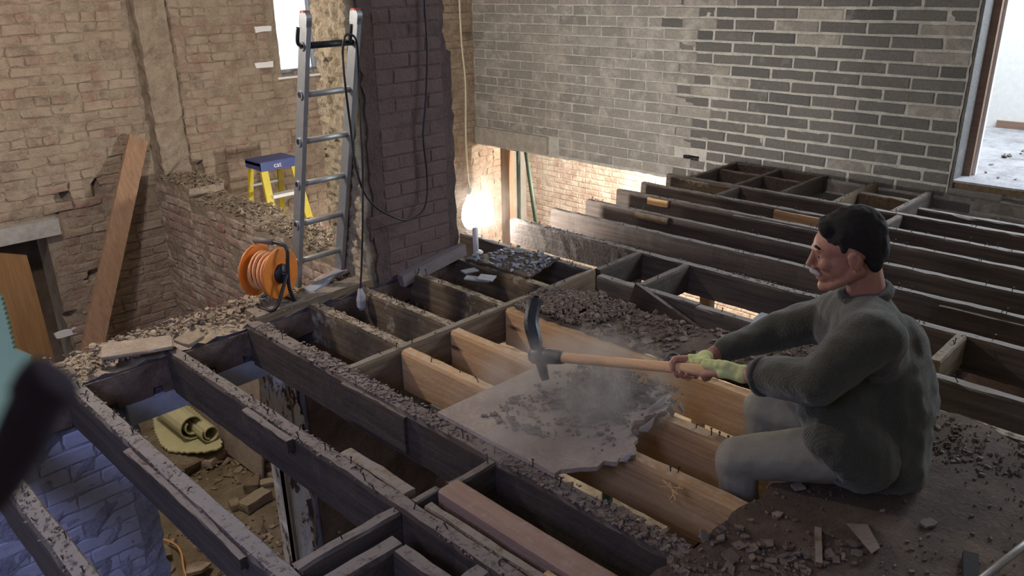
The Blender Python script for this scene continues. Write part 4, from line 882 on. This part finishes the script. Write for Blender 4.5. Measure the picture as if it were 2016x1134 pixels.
for i_, (px_, py_, w_) in enumerate(((1210, 590, .05), (1242, 592, .10), (1312, 620, .06), (1388, 650, .07))):
    q_ = at(px_, py_, 'x', 4.35)
    tag(MB().mm((4.35 - w_ / 2, q_.y - w_ / 2, -2.69), (4.35 + w_ / 2, q_.y + w_ / 2, -.17)).build('timber_post', MT['plank' if i_ != 1 else 'joist_g']), ('first', 'second and widest', 'third', 'last')[i_] + ' post from the left in the bright gap beyond the rubble', 'post')
prop(2.98, 2.25, -1.74, -.19, 'dark green prop under the near joists at the bottom of the photo')
tag(MB().mm((6.48, 6.44, -2.69), (6.56, 6.58, -.24)).build('timber_post', MT['plank']), 'brown timber post left of the green props under the block wall', 'post')
# rusty iron bits and a grey pole at the right
mb = MB(); c = at(1325, 712, 'z', .05); mb.tube([c + Vector((.034 * math.cos(t * PI / 8) * .7, -.034 * math.cos(t * PI / 8) * .7, .034 * math.sin(t * PI / 8) + .0)) for t in range(17)], .007, 8, False); tag(mb.build('pipe_ring', MT['black'], smooth=True), 'small black pipe ring just beyond the far hand', 'ring')
tag(MB().tube([at(1900, 1165, 'z', .04), at(2060, 1040, 'z', .16)], .010, 10).build('grey_pole', MT['alu_rung'], smooth=True), 'thin grey metal pole at the bottom right corner', 'pole')
tag(MB().beam(at(1910, 1093, 'z', .035), at(1912, 1160, 'z', .035), .038, .022).build('iron_bar', MT['iron']), 'flat black iron bar on the floor at the bottom right', 'bar')

# ---------------------------------------------------------------- things close to the camera at the left edge
ed = [(-120, 540), (-2, 578)]; k = 22
for i in range(k + 1):
    t = i / k; ed.append((0 + 27 * t ** .9 + (2.5 if i % 2 else -2.5), 580 + 105 * t))
ed += [(60, 700), (58, 800), (40, 900), (-120, 960)]
vs = [W(x, y, 1.15) for x, y in ed]; n = len(vs); nn = FW * .006
tag(MB().add(vs + [v + nn for v in vs], [tuple(range(n)), tuple(range(n, 2 * n))[::-1]] + [(i, i + n, (i + 1) % n + n, (i + 1) % n) for i in range(n)]).build('mint_foam_sheet', MT['mint']), 'mint green foam sheet with a pinked edge at the left border', 'foam sheet')
st = empty('gloved_finger', tuple(W(60, 850, .24)), 'out-of-focus dark purple gloved finger close to the lens at the left', 'finger')  # gloved fingertip in front of the lens, shaped as a bent tube
MB().tube(smooth_path([W(112, 738, .16), W(88, 765, .16), W(62, 820, .16), W(34, 880, .16), W(-20, 960, .16), W(-120, 1050, .16)], 6), [.0042, .0056, .0060] + [.0060] * 6 + [.0052] * 8 + [.0050] * 14, 14).build('finger_tube', MT['purple'], st, True)
MB().ball(W(104, 806, .165), (.002, .002, .003), 12, 8).build('mint_patch', MT['mint'], st, True)

# ---------------------------------------------------------------- dust knocked up by the pickaxe, and haze added for the bulb glow
def dust(name, c, r, dens, seed, label):
    o = MB().ball(c, r, 24, 14).build(name, None, None, True); m = bpy.data.materials.new('dust_and_glow_haze'); m.use_nodes = True; nt = m.node_tree; nt.nodes.clear()
    out_ = nt.nodes.new('ShaderNodeOutputMaterial'); v = nt.nodes.new('ShaderNodeVolumePrincipled'); nt.links.new(v.outputs[0], out_.inputs['Volume'])
    v.inputs['Color'].default_value = (.90, .80, .72, 1); v.inputs['Anisotropy'].default_value = .2
    p = pos(nt); mp = nt.nodes.new('ShaderNodeVectorMath'); mp.operation = 'SUBTRACT'; nt.links.new(p, mp.inputs[0]); mp.inputs[1].default_value = c
    dv = nt.nodes.new('ShaderNodeVectorMath'); dv.operation = 'DIVIDE'; nt.links.new(mp.outputs[0], dv.inputs[0]); dv.inputs[1].default_value = r
    ln = nt.nodes.new('ShaderNodeVectorMath'); ln.operation = 'LENGTH'; nt.links.new(dv.outputs[0], ln.inputs[0])
    fall = ramp(nt, ln.outputs['Value'], [(.15, 1.0), (.95, 0.0)]); nf = ramp(nt, noise_n(nt, 6.5, 3, .6, p), [(.42, 0.05), (.66, 1.0)])
    nt.links.new(math_n(nt, 'MULTIPLY', math_n(nt, 'MULTIPLY', fall, nf), dens), v.inputs['Density'])
    o.data.materials.append(m); tag(o, label, 'dust', None, 'stuff')
dust('bulb_glow_haze', (3.68, 3.98, .06), (.42, .42, .42), .30, 2, 'faint ball of haze added to make the glow around the lit bulb')  # local haze volume added only to give the bulb its halo
dust('dust_cloud', (2.02, 1.70, .13), (.55, .45, .19), 9, 1, 'cloud of pale dust rising from the smashed board')

# ---------------------------------------------------------------- pickaxe
eye = W(1062, 700, 3.17); butt = W(1452, 735, 2.66); hd = (butt - eye).normalized()
pk = empty('pickaxe', tuple(eye), 'pickaxe with a pale wooden handle and dark steel head striking the board', 'pickaxe')
hpts = [eye + hd * (t * (butt - eye).length) for t in (0, .1, .3, .6, .85, 1.0)]
MB().tube(hpts, [.023, .021, .0195, .0195, .0205, .0215], 14).build('handle', MT['pine'], pk, True).data.materials[0] = m_wood('ash_handle', (.50, .30, .15), (.66, .42, .23), 'y')
MB().tube([eye + hd * .02, eye + hd * .045, eye + hd * .10, eye + hd * .115], [.034, .031, .027, .024], 14).build('collar', MT['black'], pk, True)
up_ = (UP - hd * UP.dot(hd)).normalized(); sdv = hd.cross(up_).normalized()
MB().tube([eye - hd * .035, eye - hd * .025, eye + hd * .025, eye + hd * .035], [.030, .036, .036, .030], 16).build('eye', MT['steel'], pk, True)
def blade(pts, wd, th, name):
    P_ = smooth_path(pts, 6); m = len(P_); mb = MB(); vs = []
    for i, p in enumerate(P_):
        t = i / (m - 1); d = (P_[min(i + 1, m - 1)] - P_[max(i - 1, 0)]).normalized(); w = wd(t); h = th(t)
        side = (RT - d * RT.dot(d)).normalized(); nrm = d.cross(side)
        vs += [p + side * w * a + nrm * h * b for a, b in ((-1, 0), (-.55, 1), (.55, 1), (1, 0), (.55, -1), (-.55, -1))]
    fs = [(i * 6 + k, i * 6 + (k + 1) % 6, (i + 1) * 6 + (k + 1) % 6, (i + 1) * 6 + k) for i in range(m - 1) for k in range(6)] + [tuple(range(6))[::-1], tuple((m - 1) * 6 + k for k in range(6))]
    mb.add(vs, fs).build(name, MT['steel'], pk)
blade([eye - hd * .005, W(1053, 668, 3.18), W(1046, 632, 3.20), W(1054, 588, 3.23)], lambda t: .020 + .010 * math.sin(min(1, t * 1.1) * 2.4), lambda t: .022 * (1 - t) + .004, 'adze_blade')
blade([eye + hd * .005, W(1067, 722, 3.18), W(1074, 748, 3.20)], lambda t: .026 - .010 * t, lambda t: .020 * (1 - t) + .004, 'pick_blade')

# ---------------------------------------------------------------- the man
def blob(name, parts, voxel, smooth, material, disp=None, keep=None):
    """one continuous surface grown from overlapping tapered limbs and ellipsoids"""
    mb = MB()
    for p in parts:
        if p[0] == 'c':
            _, a, ra, b, rb = p; a = Vector(a); b = Vector(b); L_ = (b - a).length; k = max(2, int(L_ / (min(ra, rb) * .30)))
            for i in range(k + 1): t = i / k; mb.ball(a.lerp(b, t), ra + (rb - ra) * t, 14, 10)
        else:
            _, c, r, m = p; s = MB().ball((0, 0, 0), r, 20, 14); mb.add([Vector(c) + m @ v for v in s.v], s.f)
    me = bpy.data.meshes.new(name); me.from_pydata([tuple(v) for v in mb.v], [], mb.f); me.update(); o = bpy.data.objects.new(name, me); COL.objects.link(o)
    r = o.modifiers.new('r', 'REMESH'); r.mode = 'VOXEL'; r.voxel_size = voxel; s = o.modifiers.new('s', 'SMOOTH'); s.iterations = smooth; s.factor = .6
    dg = bpy.context.evaluated_depsgraph_get(); m2 = bpy.data.meshes.new_from_object(o.evaluated_get(dg)); bpy.data.objects.remove(o)
    if disp:
        nv = [v.normal.copy() for v in m2.vertices]
        for v, n in zip(m2.vertices, nv): v.co += n * disp(v.co)
    m2.name = name; m2.materials.clear(); m2.polygons.foreach_set('use_smooth', [True] * len(m2.polygons)); m2.materials.append(material)
    o = bpy.data.objects.new(name, m2); COL.objects.link(o); return o
I3 = Matrix.Identity(3)
def fr_(x, z):  # orthonormal frame as 3x3 with columns x, y, z
    x = Vector(x).normalized(); z = (Vector(z) - x * Vector(z).dot(x)).normalized(); y = z.cross(x); return Matrix((x, y, z)).transposed()
def m_skin():
    m, nt, b = mat('skin'); p = pos(nt); link(nt, ramp(nt, noise_n(nt, 18, 4, .6, p), [(.3, (.33, .15, .105)), (.7, (.42, .205, .145))]), b.inputs['Base Color']); b.inputs['Roughness'].default_value = .55
    b.inputs['Subsurface Weight'].default_value = .08; b.inputs['Subsurface Radius'].default_value = (.01, .004, .002); return m
def m_knit():
    m, nt, b = mat('olive_knit'); p = pos(nt); tc_ = nt.nodes.new('ShaderNodeTexCoord')
    w = nt.nodes.new('ShaderNodeTexWave'); w.wave_type = 'BANDS'; w.bands_direction = 'X'; w.inputs['Scale'].default_value = 55; w.inputs['Distortion'].default_value = 3.0; w.inputs['Detail'].default_value = 2; link(nt, tc_.outputs['Object'], w.inputs['Vector'])
    f = noise_n(nt, 120, 3, .6, p); h = math_n(nt, 'ADD', math_n(nt, 'MULTIPLY', w.outputs['Fac'], .35), math_n(nt, 'MULTIPLY', f, 1.3))
    link(nt, ramp(nt, math_n(nt, 'MULTIPLY', h, .55), [(.1, (.028, .029, .019)), (.9, (.062, .062, .043))]), b.inputs['Base Color']); b.inputs['Roughness'].default_value = .95
    b.inputs['Sheen Weight'].default_value = .25; bump(nt, b, h, .55, .006); return m
def m_cloth(name, a, c):
    m, nt, b = mat(name); p = pos(nt); f = noise_n(nt, 9, 6, .65, p); link(nt, ramp(nt, f, [(.3, a), (.7, c)]), b.inputs['Base Color']); b.inputs['Roughness'].default_value = .9; bump(nt, b, math_n(nt, 'ADD', f, noise_n(nt, 200, 2, .5, p)), .25, .004); return m
SKIN = m_skin(); KNIT = m_knit(); JEAN = m_cloth('faded_grey_jeans', (.17, .158, .125), (.25, .235, .19)); GLOVE = m_cloth('yellow_green_glove', (.44, .46, .17), (.56, .58, .26)); HAIR = m_cloth('dark_hair', (.006, .005, .005), (.018, .015, .014)); BOOT = m_cloth('dark_boot', (.03, .025, .02), (.06, .05, .04))
man = empty('person', (2.40, .77, .022), 'man in a dark olive knitted sweater and pale jeans sitting and swinging the pickaxe', 'person')
# skeleton
pel = W(1712, 880, 2.64); chest = W(1715, 720, 2.62); nb = W(1708, 610, 2.57)
shN = W(1715, 665, 2.40); shF = W(1640, 622, 2.84)
elN = W(1612, 752, 2.38); wrN = W(1478, 738, 2.62)
elF = W(1525, 655, 2.90); wrF = W(1412, 694, 2.88)
haN = eye + hd * (butt - eye).length * .92; haF = eye + hd * (butt - eye).length * .775
knN = Vector((2.135, 1.085, .055)); knF = Vector((2.46, 1.165, .075)); hipN = W(1680, 893, 2.52); hipF = W(1665, 865, 2.80)
anN = knN + Vector((.01, -.07, -.46)); anF = knF + Vector((-.01, -.05, -.47))
# head frame
Hc = W(1668, 492, 2.50)
fl2 = Vector((-RT.x, -RT.y, 0)).normalized() * math.cos(math.radians(14)) + Vector((FW.x, FW.y, 0)).normalized() * math.sin(math.radians(14))
hx = (fl2 * math.cos(math.radians(13)) - Vector((0, 0, 1)) * math.sin(math.radians(13))); HM = fr_(hx, (0, 0, 1)) * 1.06
def H(x, y, z): return Hc + HM @ Vector((x, y, z))
def E(c, r, rot=None): return ('e', H(*c), Vector(r), HM @ (rot or I3))
head = [E((-.012, 0, .032), (.092, .073, .083)), E((.022, 0, -.022), (.066, .060, .080)), E((.040, 0, .02), (.052, .058, .06)),
        ('c', H(-.018, .050, -.050), .024, H(.056, .018, -.096), .019), ('c', H(-.018, -.050, -.050), .024, H(.056, -.018, -.096), .019), E((.072, 0, -.100), (.023, .024, .020)), E((.03, 0, -.078), (.045, .042, .022)),
        ('c', H(.089, 0, .012), .0085, H(.110, 0, -.026), .0105), ('c', H(.098, .010, -.036), .0085, H(.098, -.010, -.036), .0085),
        ('c', H(.080, .034, .024), .0085, H(.089, .006, .022), .010), ('c', H(.080, -.034, .024), .0085, H(.089, -.006, .022), .010),
        E((.066, .036, -.022), (.022, .021, .020)), E((.066, -.036, -.022), (.022, .021, .020)), ('c', H(.088, .016, -.060), .006, H(.094, 0, -.058), .0075), ('c', H(.088, -.016, -.060), .006, H(.094, 0, -.058), .0075),
        ('c', H(.084, .014, -.071), .0065, H(.090, 0, -.072), .0075), ('c', H(.084, -.014, -.071), .0065, H(.090, 0, -.072), .0075), E((.07, 0, -.065), (.024, .03, .024))]
for s in (1, -1):
    head += [E((-.012, .072 * s, -.012), (.021, .010, .033), Euler((0, .25, .25 * s)).to_matrix()), ('c', H(-.012, .080 * s, .014), .0055, H(-.026, .084 * s, -.004), .005), ('c', H(-.026, .084 * s, -.004), .005, H(-.014, .079 * s, -.036), .006)]
neck = [('c', H(-.040, 0, -.055), .052, nb, .066)]
torso = [('c', nb, .075, chest, .125), ('c', chest, .13, pel, .135), ('c', shN, .06, chest, .10), ('c', shF, .06, chest, .10), ('c', nb, .07, shN, .055), ('c', nb, .07, shF, .055)]
def hand(H0, wr, flip, infl=0.0):
    """palm beside the handle, four fingers and a thumb wrapped round it"""
    a = -hd * flip; w = (wr - H0); w = (w - hd * w.dot(hd)); p = (w.normalized() * .8 + UP * .5); p = (p - hd * p.dot(hd)).normalized(); q = a.cross(p)
    def C(s, th, r): return H0 + a * s + (p * math.cos(th) + q * math.sin(th)) * r
    out_ = []; fg = []; R0 = .0195
    wc_ = wr
    for i, (s, ln, r) in enumerate(((.034, 1.0, .0095), (.011, 1.08, .010), (-.012, 1.0, .0095), (-.033, .82, .0082))):
        kn = C(s, .15, R0 + .020); out_.append(('c', wc_ + a * s * .5, .021, kn, .0135))
        j1 = C(s, .15 + 1.15 * ln, R0 + .0115); j2 = C(s * .97, .15 + 2.2 * ln, R0 + .0095); j3 = C(s * .95, .15 + 3.1 * ln, R0 + .008)
        fg += [('c', kn, r + .0015, j1, r), ('c', j1, r, j2, r * .93), ('c', j2, r * .93, j3, r * .8)]
    tb = wc_.lerp(C(.02, -.5, R0 + .02), .55); t1 = C(.042, -.85, R0 + .012); t2 = C(.046, -1.75, R0 + .0105); t3 = C(.040, -2.45, R0 + .009)
    out_.append(('c', wc_, .019, tb, .016)); fg += [('c', tb, .0155, t1, .0125), ('c', t1, .012, t2, .0105), ('c', t2, .0105, t3, .0088)]
    if infl: return [(x[0], x[1], x[2] + infl, x[3], x[4] + infl) for x in out_]
    return out_ + fg
hwN = haN + (wrN - haN).normalized() * .075; hwF = haF + (wrF - haF).normalized() * .075
arms = [('c', shN, .058, elN, .045), ('c', elN, .045, wrN, .030), ('c', wrN, .029, hwN, .025), ('c', shF, .058, elF, .045), ('c', elF, .045, wrF, .030), ('c', wrF, .029, hwF, .025)]
legs = [('c', hipN, .082, knN, .056), ('c', knN, .054, anN, .040), ('c', anN, .038, anN + Vector((-.03, .13, -.05)), .034), ('c', hipF, .082, knF, .056), ('c', knF, .054, anF, .040), ('c', anF, .038, anF + Vector((-.03, .13, -.05)), .034)]
body = blob('body', head + neck + torso + arms + legs + hand(haN, hwN, 1) + hand(haF, hwF, 1), .0048, 3, SKIN); local(man, body)
for s in (1, -1):
    e_ = MB().ball(H(.070, .031 * s, .004), .0118, 14, 10).build('eyeball', MT['concrete'], man, True); MB().ball(H(.0805, .0315 * s, .003), .0045, 10, 8).build('iris', MT['black'], man, True)
    b_ = MB().tube([H(.086, .012 * s, .030), H(.087, .028 * s, .035), H(.078, .045 * s, .030)], [.003, .0045, .003], 6).build('eyebrow', HAIR, man, True)
# hair: crown, back and sides, stopping above the brow and round the ears
hair = [E((-.022, 0, .048), (.094, .079, .084)), E((-.062, 0, .012), (.054, .066, .082)), ('c', H(.048, .03, .080), .026, H(.048, -.03, .080), .026), ('c', H(-.066, .040, -.040), .026, H(-.066, -.040, -.040), .026), ('c', H(.016, .064, .055), .014, H(.016, .068, .018), .008), ('c', H(.016, -.064, .055), .014, H(.016, -.068, .018), .008), ('c', H(.060, .022, .088), .014, H(.056, -.02, .09), .015)]
local(man, blob('hair', hair, .005, 3, HAIR, lambda c: .003 * noise.noise(c * 55) + .0035 * noise.noise(c * 22)))
ms = MB().tube(smooth_path([H(.084, .030, -.056), H(.098, .014, -.048), H(.102, 0, -.046), H(.098, -.014, -.048), H(.084, -.030, -.056)], 4), [.004, .0055, .0075, .0085, .009, .0095, .010, .010, .010, .010, .0095, .009, .0085, .0075, .0065, .0055, .004], 8).build('moustache', m_cloth('grey_moustache', (.22, .21, .2), (.42, .41, .40)), man, True)
# sweater
cuN = elN.lerp(wrN, .80); cuF = elF.lerp(wrF, .86)
back = [('c', nb + Vector((0, 0, -.01)), .088, chest, .165), ('c', chest, .168, W(1716, 800, 2.63), .188), ('c', W(1716, 800, 2.63), .188, W(1712, 880, 2.64), .183), ('c', W(1745, 850, 2.62), .14, W(1735, 905, 2.60), .135),
        ('c', W(1742, 690, 2.62), .135, W(1750, 790, 2.64), .15), ('c', nb, .085, shN, .085), ('c', nb, .085, shF, .085), ('c', shN, .09, chest, .13), ('c', shF, .085, chest, .13), ('c', chest, .12, W(1650, 800, 2.55), .13), ('c', W(1650, 790, 2.55), .13, W(1675, 880, 2.56), .115),
        ('c', W(1775, 890, 2.66), .07, W(1690, 925, 2.55), .06), ('c', W(1655, 855, 2.50), .115, W(1690, 895, 2.50), .12), ('c', W(1640, 830, 2.72), .10, W(1680, 870, 2.74), .12)]
slv = [('c', shN, .090, elN, .078), ('c', elN, .078, cuN, .064), ('c', W(1640, 735, 2.50), .085, W(1590, 755, 2.46), .07), ('c', shF, .086, elF, .068), ('c', elF, .068, cuF, .043)]
def folds(c):
    k = noise.noise(Vector((c.x * 4.5, c.y * 4.5, c.z * 10))); return .014 * k + .005 * noise.noise(c * 22)
sw = blob('sweater', back + slv, .0075, 5, KNIT, folds); local(man, sw)
# collar, hem and cuffs of the sweater
def ring(c, ax_, r, th, name, m, sc2=1.0, n=28, parent=None):
    ax_ = ax_.normalized(); u = ax_.cross(Vector((0, 0, 1)));
    if u.length < .2: u = ax_.cross(Vector((1, 0, 0)))
    u.normalize(); v = ax_.cross(u)
    return MB().tube([c + (u * math.cos(2 * PI * k / n) + v * math.sin(2 * PI * k / n) * sc2) * r for k in range(n + 1)], th, 8, False).build(name, m, parent or man, True)
ring(nb.lerp(H(-.035, 0, -.06), .42), H(-.035, 0, -.06) - nb, .069, .017, 'collar', KNIT)
ring(cuN, wrN - elN, .056, .011, 'cuff', KNIT); ring(cuF, wrF - elF, .038, .009, 'cuff', KNIT)
# trousers
tr = [('c', pel, .14, pel + Vector((0, 0, .02)), .14), ('c', hipN, .098, knN, .071), ('c', knN, .070, anN, .056), ('c', hipF, .098, knF, .071), ('c', knF, .070, anF, .056), ('c', hipN, .1, hipF, .1)]
local(man, blob('trousers', tr, .0075, 5, JEAN, lambda c: .007 * noise.noise(Vector((c.x * 9, c.y * 9, c.z * 16))) + .002 * noise.noise(c * 30)))
# gloves over palms and wrists
for hw, ha, wr_ in ((hwN, haN, wrN), (hwF, haF, wrF)):
    local(man, blob('glove', hand(ha, hw, 1, .0045) + [('c', hw, .0285, hw.lerp(wr_, .30), .032)], .0045, 3, GLOVE, lambda c: .002 * noise.noise(c * 50)))
for an in (anN, anF):
    local(man, blob('boot', [('c', an + Vector((0, 0, .02)), .052, an + Vector((0, 0, -.04)), .050), ('c', an + Vector((0, 0, -.045)), .046, an + Vector((-.05, .17, -.06)), .042)], .008, 3, BOOT))
# plank staging under the feet
pz = anN.z - .105
sg = empty('staging', (2.3, 1.1, -1.74), 'plank staging hidden below the joists under the feet of the man', 'staging')
for k in range(3): MB().mm((1.9, 1.0 + k * .15, pz - .04), (2.85, 1.14 + k * .15, pz)).build('plank', MT['plank'], sg)
for x in (1.98, 2.75):
    for y in (1.04, 1.40): MB().mm((x - .025, y - .025, -1.74), (x + .025, y + .025, pz - .04)).build('leg', MT['plank'], sg)
